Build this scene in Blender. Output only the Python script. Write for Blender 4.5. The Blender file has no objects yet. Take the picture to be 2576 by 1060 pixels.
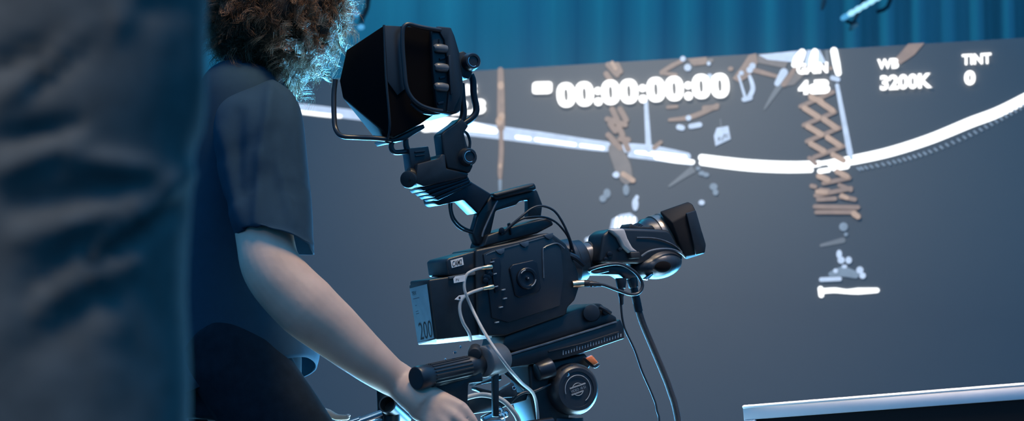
import bpy, bmesh, math, random
from mathutils import Vector, Matrix, noise
random.seed(7)
sc = bpy.context.scene
COL = sc.collection
PI = math.pi
V = Vector

# ------------------------------------------------------------------ camera
W, H, FPX = 2576.0, 1060.0, 5009.0
CZ, PITCH = 0.95, math.radians(4.0)
FWD = V((0, math.cos(PITCH), math.sin(PITCH)))
UPV = V((0, -math.sin(PITCH), math.cos(PITCH)))
CAMP = V((0, 0, CZ))
M = 4.0 / FPX            # metres per photograph pixel at the broadcast camera

def ray(px, py):
    return FWD + V((1, 0, 0)) * ((px - W / 2) / FPX) + UPV * ((H / 2 - py) / FPX)

def P(px, py, Y):
    d = ray(px, py)
    return CAMP + d * (Y / d.y)

TH = math.radians(24)
RA = V((math.cos(TH), math.sin(TH), 0))      # direction the broadcast camera points (level)
RM = V((-math.sin(TH), math.cos(TH), 0))     # across the broadcast camera, away from us
def R(px, py, w=0.0):
    d = ray(px, py)
    return CAMP + d * ((4.0 * RM.y + w) / d.dot(RM))

cd = bpy.data.cameras.new('camera')
cam = bpy.data.objects.new('camera', cd)
COL.objects.link(cam)
cam.location = CAMP
cam.rotation_euler = (PI / 2 + PITCH, 0, 0)
cd.sensor_width = 36
cd.lens = FPX / W * 36
cd.clip_end = 60
cd.dof.use_dof = True
cd.dof.focus_distance = 4.0
cd.dof.aperture_fstop = 4.2
cd.dof.aperture_blades = 0
sc.camera = cam

# ------------------------------------------------------------------ materials
def mat(name, col, rough=0.5, metal=0.0, bump=0.0, bscale=200.0, emit=None, estr=0.0, vary=0.0, vscale=20.0, sheen=0.0, spec=0.5, stretch=None, sss=0.0):
    m = bpy.data.materials.new(name)
    m.use_nodes = True
    nt = m.node_tree
    b = nt.nodes['Principled BSDF']
    b.inputs['Base Color'].default_value = (*col, 1)
    b.inputs['Roughness'].default_value = rough
    b.inputs['Metallic'].default_value = metal
    b.inputs['Specular IOR Level'].default_value = spec
    if sheen:
        b.inputs['Sheen Weight'].default_value = sheen
        b.inputs['Sheen Roughness'].default_value = 0.5
    if sss:
        b.inputs['Subsurface Weight'].default_value = sss
        b.inputs['Subsurface Radius'].default_value = (0.01, 0.004, 0.002)
        b.inputs['Subsurface Scale'].default_value = 0.5
    if emit:
        b.inputs['Emission Color'].default_value = (*emit, 1)
        b.inputs['Emission Strength'].default_value = estr
    tc = None
    if bump or vary:
        tc = nt.nodes.new('ShaderNodeTexCoord')
        src = tc.outputs['Object']
        if stretch:
            mp = nt.nodes.new('ShaderNodeMapping')
            mp.inputs['Scale'].default_value = stretch
            nt.links.new(src, mp.inputs['Vector'])
            src = mp.outputs['Vector']
    if bump:
        n = nt.nodes.new('ShaderNodeTexNoise')
        n.inputs['Scale'].default_value = bscale
        n.inputs['Detail'].default_value = 3
        nt.links.new(src, n.inputs['Vector'])
        bp = nt.nodes.new('ShaderNodeBump')
        bp.inputs['Strength'].default_value = bump
        bp.inputs['Distance'].default_value = 0.002
        nt.links.new(n.outputs['Fac'], bp.inputs['Height'])
        nt.links.new(bp.outputs['Normal'], b.inputs['Normal'])
    if vary:
        n = nt.nodes.new('ShaderNodeTexNoise')
        n.inputs['Scale'].default_value = vscale
        n.inputs['Detail'].default_value = 4
        nt.links.new(src, n.inputs['Vector'])
        r = nt.nodes.new('ShaderNodeValToRGB')
        r.color_ramp.elements[0].position = 0.3
        r.color_ramp.elements[1].position = 0.7
        r.color_ramp.elements[0].color = (*[c * (1 - vary) for c in col], 1)
        r.color_ramp.elements[1].color = (*[min(1, c * (1 + vary)) for c in col], 1)
        nt.links.new(n.outputs['Fac'], r.inputs['Fac'])
        nt.links.new(r.outputs['Color'], b.inputs['Base Color'])
    return m

MT = {}
MT['black'] = mat('matte black plastic', (0.006, 0.008, 0.011), 0.42, bump=0.08, bscale=900, vary=0.25, vscale=60)
MT['black2'] = mat('dark grey plastic', (0.012, 0.015, 0.020), 0.36, bump=0.06, bscale=900)
MT['metal'] = mat('black anodised metal', (0.016, 0.020, 0.027), 0.30, 0.5, bump=0.04, bscale=700)
MT['rubber'] = mat('black rubber', (0.008, 0.009, 0.011), 0.6, bump=0.1, bscale=500)
MT['hood'] = mat('black hood sheet', (0.004, 0.004, 0.005), 0.7, bump=0.05, bscale=500, spec=0.25)
MT['flock'] = mat('flocked black hood cloth', (0.004, 0.004, 0.005), 0.95, bump=0.05, bscale=500, spec=0.04)
MT['void'] = mat('black eyecup foam', (0.002, 0.002, 0.003), 0.95, bump=0.1, bscale=600, spec=0.1)
MT['grey'] = mat('grey plastic', (0.10, 0.105, 0.11), 0.35, bump=0.05, bscale=600)
MT['edge'] = mat('metal edge with painted rim light', (0.11, 0.125, 0.14), 0.35, 0.4, vary=0.3, vscale=50)  # lighter tone paints rim highlights onto seams and edges
MT['barrel'] = mat('satin grey barrel', (0.13, 0.125, 0.12), 0.3, 0.5, bump=0.03, bscale=500)
MT['bronze'] = mat('satin bronze grey ring', (0.24, 0.21, 0.18), 0.3, 0.7, bump=0.03, bscale=500)
MT['thumb'] = mat('pale grey plastic', (0.36, 0.34, 0.32), 0.4, vary=0.12, vscale=40)
MT['chrome'] = mat('worn chrome', (0.65, 0.66, 0.68), 0.2, 1.0, bump=0.03, bscale=400)
MT['gold'] = mat('brass contacts', (0.75, 0.55, 0.36), 0.3, 1.0, bump=0.03, bscale=400)
MT['white'] = mat('white paint', (0.78, 0.79, 0.80), 0.4, vary=0.05, vscale=8)
MT['paper'] = mat('white label paper', (0.72, 0.68, 0.64), 0.7, vary=0.08, vscale=90)
MT['label'] = mat('pale blue battery label', (0.20, 0.33, 0.40), 0.5, vary=0.1, vscale=40)
MT['ink'] = mat('black ink', (0.012, 0.012, 0.016), 0.7, vary=0.1, vscale=60)
MT['mark'] = mat('pale printed marking', (0.25, 0.28, 0.30), 0.5, vary=0.1, vscale=60)
MT['orange'] = mat('orange plastic', (0.50, 0.13, 0.035), 0.4, vary=0.1, vscale=40)
MT['cable'] = mat('grey cable jacket', (0.44, 0.42, 0.39), 0.45, bump=0.05, bscale=600, vary=0.1, vscale=40)
MT['cableb'] = mat('black cable jacket', (0.014, 0.016, 0.02), 0.38, bump=0.05, bscale=600)
MT['sleeve'] = mat('braided black cable sleeve', (0.012, 0.014, 0.018), 0.6, bump=0.5, bscale=700)
MT['skin'] = mat('skin', (0.52, 0.355, 0.275), 0.5, bump=0.06, bscale=300, vary=0.10, vscale=18, sss=0.06, spec=0.35)
MT['nail'] = mat('fingernail', (0.6, 0.42, 0.36), 0.3, vary=0.05, vscale=60)
MT['eye'] = mat('eye white', (0.7, 0.7, 0.68), 0.2, vary=0.05, vscale=60)
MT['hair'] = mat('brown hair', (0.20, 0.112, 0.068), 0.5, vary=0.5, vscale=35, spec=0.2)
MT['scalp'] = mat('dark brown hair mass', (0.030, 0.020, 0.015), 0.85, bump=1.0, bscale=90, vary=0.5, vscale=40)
MT['navy'] = mat('navy cotton jersey', (0.020, 0.043, 0.066), 0.95, bump=0.25, bscale=900, vary=0.06, vscale=60, spec=0.08)
_nt = MT['navy'].node_tree
_tr = _nt.nodes.new('ShaderNodeBsdfTranslucent')
_tr.inputs['Color'].default_value = (0.02, 0.05, 0.065, 1)
_ad = _nt.nodes.new('ShaderNodeAddShader')
_nt.links.new(_nt.nodes['Principled BSDF'].outputs[0], _ad.inputs[0])
_nt.links.new(_tr.outputs[0], _ad.inputs[1])
_nt.links.new(_ad.outputs[0], _nt.nodes['Material Output'].inputs[0])
MT['shirtg'] = mat('charcoal cotton', (0.085, 0.087, 0.084), 0.95, bump=0.25, bscale=900, vary=0.15, vscale=40, spec=0.08)
MT['trouser'] = mat('dark navy trouser cloth', (0.010, 0.015, 0.022), 0.95, bump=0.2, bscale=800, vary=0.15, vscale=50, spec=0.05)
MT['shoe'] = mat('black shoe leather', (0.02, 0.02, 0.022), 0.5, bump=0.1, bscale=200)
MT['curtain'] = mat('blue stage curtain cloth', (0.26, 0.36, 0.36), 0.85, bump=0.2, bscale=160, vary=0.08, vscale=3, stretch=(3, 3, 0.25), sheen=0.1, spec=0.1)
MT['floor'] = mat('dark studio floor', (0.03, 0.033, 0.038), 0.4, bump=0.05, bscale=30, vary=0.2, vscale=6)
MT['wall'] = mat('dark studio wall', (0.05, 0.06, 0.07), 0.9, bump=0.1, bscale=60, vary=0.1, vscale=4)

def emat(name, col, s, vary=0.0, vscale=6.0, stretch=None):
    return mat(name, (0.02, 0.02, 0.02), 0.8, emit=col, estr=s) if not vary else _emv(name, col, s, vary, vscale, stretch)

def _emv(name, col, s, vary, vscale, stretch):
    m = mat(name, (0.17, 0.17, 0.17), 0.8, emit=col, estr=s, spec=0.1)
    nt = m.node_tree
    b = nt.nodes['Principled BSDF']
    tc = nt.nodes.new('ShaderNodeTexCoord')
    mp = nt.nodes.new('ShaderNodeMapping')
    if stretch:
        mp.inputs['Scale'].default_value = stretch
    nt.links.new(tc.outputs['Object'], mp.inputs['Vector'])
    n = nt.nodes.new('ShaderNodeTexNoise')
    n.inputs['Scale'].default_value = vscale
    n.inputs['Detail'].default_value = 5
    nt.links.new(mp.outputs['Vector'], n.inputs['Vector'])
    r = nt.nodes.new('ShaderNodeValToRGB')
    r.color_ramp.elements[0].position = 0.3
    r.color_ramp.elements[1].position = 0.7
    r.color_ramp.elements[0].color = (*[c * (1 - vary) for c in col], 1)
    r.color_ramp.elements[1].color = (*[c * (1 + vary) for c in col], 1)
    nt.links.new(n.outputs['Fac'], r.inputs['Fac'])
    nt.links.new(r.outputs['Color'], b.inputs['Emission Color'])
    return m

MT['screen'] = emat('grey video picture', (0.004, 0.004, 0.004), 1.0, 0.15, 14)
MT['hot'] = emat('white lit picture', (0.93, 0.97, 1.0), 2.0)
MT['hud'] = emat('white lit lettering', (1.0, 1.0, 1.0), 2.0)
MT['pale'] = emat('pale blue picture', (0.50, 0.63, 0.85), 1.0, 0.12, 30)
MT['dim'] = emat('dim blue picture', (0.16, 0.22, 0.30), 1.0, 0.15, 20)
MT['faint'] = emat('faint picture streak', (0.105, 0.118, 0.135), 1.0, 0.1, 20)
MT['tan'] = emat('tan picture', (0.42, 0.28, 0.19), 1.0, 0.15, 30)
MT['tand'] = emat('brown picture', (0.24, 0.155, 0.105), 1.0, 0.15, 30)
MT['tanf'] = emat('faint brown picture', (0.135, 0.110, 0.095), 1.0, 0.15, 30)
MT['blue'] = emat('blue picture', (0.10, 0.33, 0.55), 1.0, 0.15, 30)
MT['led'] = emat('lit blue white lamp segment', (0.35, 0.75, 1.0), 1.3)
MT['led2'] = emat('lit blue lamp segment', (0.10, 0.45, 0.85), 0.9)

# ------------------------------------------------------------------ mesh builder
class MB:
    def __init__(self):
        self.bm = bmesh.new()

    def _merge(self, t, bevel=0.0, seg=2, ang=25):
        bmesh.ops.remove_doubles(t, verts=t.verts[:], dist=1e-6)
        bmesh.ops.recalc_face_normals(t, faces=t.faces[:])
        if bevel > 0:
            es = [e for e in t.edges if len(e.link_faces) == 2 and e.calc_face_angle(0) > math.radians(ang)]
            bmesh.ops.bevel(t, geom=es, offset=bevel, segments=seg, profile=0.5, affect='EDGES', clamp_overlap=True)
        me = bpy.data.meshes.new('t')
        t.to_mesh(me)
        t.free()
        self.bm.from_mesh(me)
        bpy.data.meshes.remove(me)
        return self

    def extrude(self, pts, vec, bevel=0.002, seg=2):
        t = bmesh.new()
        a = [t.verts.new(p) for p in pts]
        b = [t.verts.new(p + vec) for p in pts]
        n = len(pts)
        t.faces.new(a)
        t.faces.new(b[::-1])
        for i in range(n):
            t.faces.new((a[i], b[i], b[(i + 1) % n], a[(i + 1) % n]))
        return self._merge(t, bevel, seg)

    def prism(self, poly, w0, w1, bevel=0.002, seg=2):
        return self.extrude([R(x, y, w0) for x, y in poly], RM * (w1 - w0), bevel, seg)

    def hull(self, pts, bevel=0.002, seg=2):
        t = bmesh.new()
        for p in pts:
            t.verts.new(p)
        r = bmesh.ops.convex_hull(t, input=t.verts[:])
        bmesh.ops.delete(t, geom=[v for v in t.verts if not v.link_faces], context='VERTS')
        bmesh.ops.dissolve_limit(t, angle_limit=math.radians(4), verts=t.verts[:], edges=t.edges[:])
        return self._merge(t, bevel, seg)

    def loft(self, rings, caps=True, closed=True):
        t = bmesh.new()
        rr = [[t.verts.new(p) for p in r] for r in rings]
        n = len(rings[0])
        for a, b in zip(rr[:-1], rr[1:]):
            for i in range(n if closed else n - 1):
                t.faces.new((a[i], a[(i + 1) % n], b[(i + 1) % n], b[i]))
        if caps:
            t.faces.new(rr[0][::-1])
            t.faces.new(rr[-1])
        bmesh.ops.recalc_face_normals(t, faces=t.faces[:])
        me = bpy.data.meshes.new('t')
        t.to_mesh(me)
        t.free()
        self.bm.from_mesh(me)
        bpy.data.meshes.remove(me)
        return self

    def tube(self, pts, r, seg=10, sub=6, caps=True, flat=1.0, fdir=None):
        pts = [V(p) for p in pts]
        rs = r if isinstance(r, (list, tuple)) else [r] * len(pts)
        q, qr = spline(pts, rs, sub) if len(pts) > 2 and sub > 1 else (pts, rs)
        rings = []
        nrm = None
        for i, p in enumerate(q):
            d = (q[min(i + 1, len(q) - 1)] - q[max(i - 1, 0)])
            d = d.normalized() if d.length > 1e-9 else V((0, 0, 1))
            if nrm is None:
                nrm = fdir.copy() if fdir else (V((0, 0, 1)) if abs(d.z) < 0.9 else V((1, 0, 0)))
            nrm = (nrm - d * nrm.dot(d)).normalized()
            b = d.cross(nrm)
            rings.append([p + (nrm * math.cos(2 * PI * k / seg) * flat + b * math.sin(2 * PI * k / seg)) * qr[i] for k in range(seg)])
        return self.loft(rings, caps)

    def cyl(self, p0, p1, r0, r1=None, seg=28, bevel=0.001):
        r1 = r0 if r1 is None else r1
        return self.lathe(p0, p1, [(0, r0), (1, r1)], seg, bevel)

    def lathe(self, p0, p1, prof, seg=32, bevel=0.0):
        ax = p1 - p0
        d = ax.normalized()
        n = (V((0, 0, 1)) if abs(d.z) < 0.9 else V((1, 0, 0)))
        n = (n - d * n.dot(d)).normalized()
        b = d.cross(n)
        t = bmesh.new()
        rr = []
        for tt, r in prof:
            c = p0 + ax * tt
            rr.append([t.verts.new(c + (n * math.cos(2 * PI * k / seg) + b * math.sin(2 * PI * k / seg)) * max(r, 1e-5)) for k in range(seg)])
        for a, c in zip(rr[:-1], rr[1:]):
            for i in range(seg):
                t.faces.new((a[i], a[(i + 1) % seg], c[(i + 1) % seg], c[i]))
        t.faces.new(rr[0][::-1])
        t.faces.new(rr[-1])
        return self._merge(t, bevel, 2, 40)

    def ball(self, c, rx, ry=None, rz=None, rot=None, seg=20):
        ry = rx if ry is None else ry
        rz = rx if rz is None else rz
        t = bmesh.new()
        bmesh.ops.create_uvsphere(t, u_segments=seg, v_segments=seg // 2 + 2, radius=1)
        mx = Matrix.Translation(c) @ (rot.to_4x4() if rot else Matrix.Identity(4)) @ Matrix.Diagonal((rx, ry, rz, 1))
        bmesh.ops.transform(t, matrix=mx, verts=t.verts[:])
        return self._merge(t)

    def torus(self, c, ax, r, tr, a0=0.0, a1=2 * PI, n=40, seg=8, up=None):
        d = ax.normalized()
        u = up or V((0, 0, 1))
        u = (u - d * u.dot(d)).normalized()
        b = d.cross(u)
        pts = [c + (u * math.cos(a0 + (a1 - a0) * k / n) + b * math.sin(a0 + (a1 - a0) * k / n)) * r for k in range(n + 1)]
        return self.tube(pts, tr, seg, 1)

    def disc(self, pts):
        t = bmesh.new()
        t.faces.new([t.verts.new(p) for p in pts])
        me = bpy.data.meshes.new('t')
        t.to_mesh(me)
        t.free()
        self.bm.from_mesh(me)
        bpy.data.meshes.remove(me)
        return self

def spline(pts, rs, sub):
    q, qr = [], []
    n = len(pts)
    for i in range(n - 1):
        p0, p1, p2, p3 = pts[max(i - 1, 0)], pts[i], pts[i + 1], pts[min(i + 2, n - 1)]
        for k in range(sub):
            t = k / sub
            q.append(0.5 * ((2 * p1) + (p2 - p0) * t + (2 * p0 - 5 * p1 + 4 * p2 - p3) * t * t + (3 * p1 - p0 - 3 * p2 + p3) * t ** 3))
            qr.append(rs[i] * (1 - t) + rs[i + 1] * t)
    q.append(pts[-1])
    qr.append(rs[-1])
    return q, qr

ORG = {}
def thing(name, label, cat, loc=(0, 0, 0), group=None):
    o = bpy.data.objects.new(name, None)
    COL.objects.link(o)
    o.location = loc
    o.empty_display_size = 0.05
    ORG[o.name] = V(loc)
    tag(o, label, cat, group)
    return o

def tag(o, label, cat, group=None):
    o['label'] = label
    o['category'] = cat
    if group:
        o['group'] = group
    return o

def finish(me, m, smooth=35):
    me.materials.clear()
    me.materials.append(m)
    if smooth:
        me.polygons.foreach_set('use_smooth', [True] * len(me.polygons))
        me.set_sharp_from_angle(angle=math.radians(smooth))
    me.update()

def obj(name, mb, m, parent=None, smooth=35, label=None, loc=None):
    """links what mb holds (world coordinates) as one mesh object"""
    if isinstance(mb, list):
        return [obj(name, q, m, parent, smooth) for q in mb][0]
    me = bpy.data.meshes.new(name)
    bm = mb.bm if isinstance(mb, MB) else mb
    org = ORG[parent.name] if parent else V(loc or (0, 0, 0))
    bmesh.ops.translate(bm, verts=bm.verts[:], vec=-org)
    bm.to_mesh(me)
    bm.free()
    finish(me, m, smooth)
    o = bpy.data.objects.new(name, me)
    COL.objects.link(o)
    if parent:
        o.parent = parent
    else:
        o.location = org
    ORG[o.name] = org
    if label:
        o['label'] = label
    return o

def remeshed(name, mb, voxel, m, parent, smooth_iter=6, label=None):
    """one continuous surface grown over everything in mb"""
    o = obj(name, mb, m, parent, 0, label)
    md = o.modifiers.new('r', 'REMESH')
    md.mode = 'VOXEL'
    md.voxel_size = voxel
    s = o.modifiers.new('s', 'SMOOTH')
    s.factor = 0.5
    s.iterations = smooth_iter
    dg = bpy.context.evaluated_depsgraph_get()
    me = bpy.data.meshes.new_from_object(o.evaluated_get(dg), depsgraph=dg)
    o.modifiers.clear()
    old = o.data
    o.data = me
    bpy.data.meshes.remove(old)
    me.name = name
    finish(me, m, 0)
    me.polygons.foreach_set('use_smooth', [True] * len(me.polygons))
    return o

def text(name, body, m, parent, origin, u, v, w=None, h=None, bold=0.0, depth=0.0003, label=None, shear=0.0, space=1.0):
    """flat lettering; origin is its lower left corner, u and v unit vectors along and up"""
    c = bpy.data.curves.new(name, 'FONT')
    c.body = body
    c.size = 1
    c.offset = bold
    c.shear = shear
    c.space_character = space
    c.extrude = 0.0
    c.resolution_u = 4
    t = bpy.data.objects.new('t', c)
    COL.objects.link(t)
    dg = bpy.context.evaluated_depsgraph_get()
    me = bpy.data.meshes.new_from_object(t.evaluated_get(dg), depsgraph=dg)
    bpy.data.objects.remove(t)
    xs = [q.co.x for q in me.vertices]
    ys = [q.co.y for q in me.vertices]
    x0, x1, y0, y1 = min(xs), max(xs), min(ys), max(ys)
    sx = (w / (x1 - x0)) if w else h / (y1 - y0)
    sy = (h / (y1 - y0)) if h else sx
    org = ORG[parent.name]
    for q in me.vertices:
        if callable(origin):
            q.co = origin((q.co.x - x0) / (x1 - x0), (q.co.y - y0) / (y1 - y0)) - org
        else:
            q.co = origin + u * ((q.co.x - x0) * sx) + v * ((q.co.y - y0) * sy) - org
    finish(me, m, 0)
    o = bpy.data.objects.new(name, me)
    COL.objects.link(o)
    o.parent = parent
    ORG[o.name] = org
    if label:
        o['label'] = label
    return o

def struct(name, mb, m, smooth=30):
    o = obj(name, mb, m, None, smooth)
    o['kind'] = 'structure'
    return o

def box(mb, x0, x1, y0, y1, z0, z1, bevel=0.0):
    return mb.extrude([V((x0, y0, z0)), V((x1, y0, z0)), V((x1, y0, z1)), V((x0, y0, z1))], V((0, y1 - y0, 0)), bevel)

# ------------------------------------------------------------------ setting
struct('floor', box(MB(), -6, 7, -3, 9.2, -0.1, 0), MT['floor'])
struct('wall_back', box(MB(), -6, 7, 9.0, 9.2, 0, 5.5), MT['wall'])

# stage curtain, hung in uneven pleats
def curtain_mesh():
    mb = MB()
    n = 1400
    xs = [-4.0 + 9.5 * i / n for i in range(n + 1)]
    rnd = random.Random(3)
    # pleats: narrower and deeper towards the right
    ph, pts = 0.0, []
    for x in xs:
        tight = 0.5 + 0.5 * math.tanh((x - 1.0) / 0.5)
        k = 30 + 22 * tight + 22 * noise.noise(V((x * 1.3, 3.1, 0)))
        ph += k * 9.5 / n
        amp = (0.008 + 0.030 * tight) * (0.35 + 1.5 * abs(noise.noise(V((x * 1.7, 8.2, 0)))))
        s = math.sin(ph)
        pts.append((x, 8.25 - amp * (abs(s) ** 0.7 * (1 if s > 0 else -1)) + 0.05 * noise.noise(V((x * 1.3, 0, 5)))))
    rings = []
    for j in range(9):
        z = 0.05 + 4.6 * j / 8
        rings.append([V((x + 0.02 * noise.noise(V((x * 2, z * 0.4, 1))), y + 0.012 * noise.noise(V((x * 3, z * 0.6, 4))), z)) for x, y in pts])
    mb.loft(rings, caps=False, closed=False)
    return mb
cur = thing('stage_curtain', 'pleated blue curtain hanging across the back above the screen', 'curtain', (0.7, 8.25, 0.05))
obj('cloth', curtain_mesh(), MT['curtain'], cur, 180)
rl = MB().cyl(V((-4.1, 8.25, 4.7)), V((5.6, 8.25, 4.7)), 0.025)
obj('rail', rl, MT['metal'], cur)

# ------------------------------------------------------------------ projection screen
SA = P(1200, 178, 7.0)
lo, hi = 4.0, 7.0
for _ in range(50):
    mid = (lo + hi) / 2
    if P(2576, 95, mid).z < SA.z:
        lo = mid
    else:
        hi = mid
SB = P(2576, 95, mid)
SU = V((SB.x - SA.x, SB.y - SA.y, 0)).normalized()
SV = V((0, 0, 1))
SN = V((SU.y, -SU.x, 0))
if SN.y > 0:
    SN = -SN
def S(px, py, layer=0):
    d = ray(px, py)
    o = SA + SN * (0.0012 * layer)
    return CAMP + d * ((o - CAMP).dot(SN) / d.dot(SN))

SCX0, SCX1 = S(430, 200), S(2790, 90)
screen_base = V(((SCX0.x + SCX1.x) / 2, (SCX0.y + SCX1.y) / 2, 0))
scr = thing('projection_screen', 'large grey studio screen showing timecode, lamp rail and scissor hoists', 'screen', screen_base)
zt, zb = SA.z, S(1200, 1130).z
a, b = V((SCX0.x, SCX0.y, zb)), V((SCX1.x, SCX1.y, zb))
mb = MB().extrude([a, b, V((b.x, b.y, zt)), V((a.x, a.y, zt))], -SN * 0.03, 0.0)
obj('screen_sheet', mb, MT['screen'], scr, 0)
mb = MB()
fr = -SN * 0.035
for q in (a, b):
    mb.extrude([V((q.x, q.y, 0)) + fr + SU * -0.03, V((q.x, q.y, 0)) + fr + SU * 0.03, V((q.x, q.y, zt - 0.02)) + fr + SU * 0.03, V((q.x, q.y, zt - 0.02)) + fr - SU * 0.03], -SN * 0.05, 0.004)
mb.extrude([a + fr - SV * 0.03, b + fr - SV * 0.03, b + fr + SV * 0.03, a + fr + SV * 0.03], -SN * 0.05, 0.004)
for q in (a, b):
    f = V((q.x, q.y, 0))
    mb.extrude([f - SU * 0.05 + fr + SN * 0.3, f + SU * 0.05 + fr + SN * 0.3, f + SU * 0.05 + fr + SN * 0.3 + SV * 0.04, f - SU * 0.05 + fr + SN * 0.3 + SV * 0.04], -SN * 0.65, 0.004)
obj('stand_frame', mb, MT['metal'], scr)

class Pic(list):
    """several separate picture elements, each to become a part of its own"""
    def new(self):
        self.append(MB())
        return self[-1]

def strip(mb, pts, wpx, layer, smooth=True, round_=True):
    """flat picture stroke on the screen, width in photograph pixels"""
    mb = mb.new() if isinstance(mb, Pic) else mb
    q = [V((x, y, 0)) for x, y in pts]
    ws = wpx if isinstance(wpx, (list, tuple)) else [wpx] * len(q)
    if smooth and len(q) > 2:
        q, ws = spline(q, ws, 8)
    L, Rr = [], []
    for i, p in enumerate(q):
        d = q[min(i + 1, len(q) - 1)] - q[max(i - 1, 0)]
        d.normalize()
        n = V((-d.y, d.x, 0))
        L.append(p + n * ws[i] / 2)
        Rr.append(p - n * ws[i] / 2)
    t = bmesh.new()
    vl = [t.verts.new(S(p.x, p.y, layer)) for p in L]
    vr = [t.verts.new(S(p.x, p.y, layer)) for p in Rr]
    for i in range(len(q) - 1):
        t.faces.new((vl[i], vl[i + 1], vr[i + 1], vr[i]))
    mb._merge(t)
    if round_:
        spot(mb, q[0].x, q[0].y, ws[0] / 2, None, layer + 0.05)
        spot(mb, q[-1].x, q[-1].y, ws[-1] / 2, None, layer + 0.1)
    return mb

def spot(mb, x, y, rx, ry=None, layer=1, rot=0.0, n=20):
    mb = mb.new() if isinstance(mb, Pic) else mb
    ry = ry or rx
    c, s = math.cos(rot), math.sin(rot)
    return mb.disc([S(x + rx * math.cos(a) * c - ry * math.sin(a) * s, y + rx * math.cos(a) * s + ry * math.sin(a) * c, layer) for a in [-2 * PI * k / n for k in range(n)]])

def polyp(mb, pts, layer):
    mb = mb.new() if isinstance(mb, Pic) else mb
    return mb.disc([S(x, y, layer) for x, y in pts])

def annulus(mb, x, y, rx, ry, ix, iy, layer, rot=0.0, n=32):
    t = bmesh.new()
    c, s = math.cos(rot), math.sin(rot)
    def ring(a_, b_):
        r = []
        for k in range(n):
            q = 2 * PI * k / n
            ex = 2.4
            cx = math.copysign(abs(math.cos(q)) ** (2 / ex), math.cos(q)) * a_
            cy = math.copysign(abs(math.sin(q)) ** (2 / ex), math.sin(q)) * b_
            r.append(t.verts.new(S(x + cx * c - cy * s, y + cx * s + cy * c, layer)))
        return r
    o_, i_ = ring(rx, ry), ring(ix, iy)
    for k in range(n):
        t.faces.new((o_[k], o_[(k + 1) % n], i_[(k + 1) % n], i_[k]))
    return mb._merge(t)

# --- lettering of the picture
mb = MB()
lx = 8
zeros = [(1424, 239), (1470, 236.5), (1536, 232.5), (1582, 230), (1650, 225.5), (1696, 223), (1764, 217.5), (1811, 215.5)]
for k, (x, y) in enumerate(zeros):
    annulus(mb, x, y, 23.5, 31.5, 5, 15.5, lx + 0.1 * (k % 2), rot=-0.06)
for x, y in ((1504, 229), (1616.5, 222), (1731, 215)):
    spot(mb, x, y, 9.5, 9.5, lx)
    spot(mb, x + 1, y + 27, 10.5, 10.5, lx)
obj('timecode', mb, MT['hud'], scr, 0, label='bright white timecode 00:00:00:00')
mb = MB()
c = []
for k in range(24):
    q = 2 * PI * k / 24
    e = 5.0
    c.append((1364 + math.copysign(abs(math.cos(q)) ** (2 / e), math.cos(q)) * 25 , 221 - math.copysign(abs(math.sin(q)) ** (2 / e), math.sin(q)) * 15.5 - math.cos(q) * 1.5))
polyp(mb, c, lx)
obj('record_icon', mb, MT['hud'], scr, 0, label='small white rounded block before the timecode')

def stext(name, body, x, y, wpx, hpx, bold, label, space=1.0):
    o = S(x, y, lx)
    w = (S(x + wpx, y - wpx * 0.056, lx) - o).length
    h = (S(x, y - hpx, lx) - o).length
    return text(name, body, MT['hud'], scr, o, SU, SV, w, h, bold, label=label, space=space)
stext('white_balance_heading', 'WB', 2207, 175, 54, 26, 0.045, 'white letters WB')
stext('white_balance_value', '3200K', 2214, 228, 131, 38, 0.045, 'white reading 3200K')
stext('tint_heading', 'TINT', 2420, 164, 74, 27, 0.04, 'white letters TINT')
stext('tint_value', '0', 2426, 215, 28, 37, 0.06, 'white reading 0')
stext('gain_heading', 'GAIN', 2004, 188, 79, 28, 0.06, 'white letters GAIN')
stext('gain_value', '4dB', 2008, 239, 80, 36, 0.07, 'white reading 4dB')
stext('iris_heading', 'IRIS', 1136, 242, 64, 28, 0.05, 'white letters half hidden by the viewfinder')
stext('iris_value', 'f2.8', 1132, 291, 90, 38, 0.06, 'white reading half hidden by the viewfinder')

# --- lamp rail in the picture
mb = Pic()
strip(mb, [(700, 262), (745, 271), (800, 278), (900, 290), (1000, 302), (1100, 314)], [22, 24, 24, 24, 26, 30], 1)
strip(mb, [(1095, 314), (1150, 320), (1250, 333), (1370, 349), (1480, 364), (1525, 369)], [38, 38, 34, 32, 28, 26], 1)
strip(mb, [(1575, 372), (1640, 379), (1728, 394)], [24, 28, 20], 1)
strip(mb, [(1585, 391), (1650, 397), (1740, 409)], [12, 16, 14], 1.3)
obj('rail_glow', mb, MT['pale'], scr, 0, label='pale blue band of the curved lamp rail')
mb = Pic()
strip(mb, [(700, 277), (760, 283), (820, 290), (856, 293)], 9, 2)
strip(mb, [(1070, 318), (1120, 312), (1180, 318), (1245, 330)], [30, 34, 26, 14], 2)
for p, q in (((1300, 345), (1332, 349)), ((1348, 351), (1446, 364)), ((1462, 366), (1516, 373))):
    strip(mb, [p, q], 9, 2)
strip(mb, [(1600, 383), (1660, 389), (1722, 396)], [7, 14, 12], 2.2)
strip(mb, [(1650, 397), (1700, 404), (1742, 408)], [10, 14, 12], 2.2)
strip(mb, [(1765, 397), (1830, 407), (1900, 414), (1990, 417), (2060, 412)], [17, 22, 23, 22, 15], 2)
strip(mb, [(1765, 410), (1830, 419), (1900, 426), (1980, 429), (2040, 428)], 13, 2.2)
strip(mb, [(2090, 411), (2150, 402), (2240, 382), (2340, 350), (2440, 309), (2520, 278), (2640, 216)], [19, 24, 25, 26, 27, 27, 27], 2)
strip(mb, [(2068, 411), (2108, 405)], 11, 2.4)
strip(mb, [(2062, 431), (2084, 428)], 12, 2.4)
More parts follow.
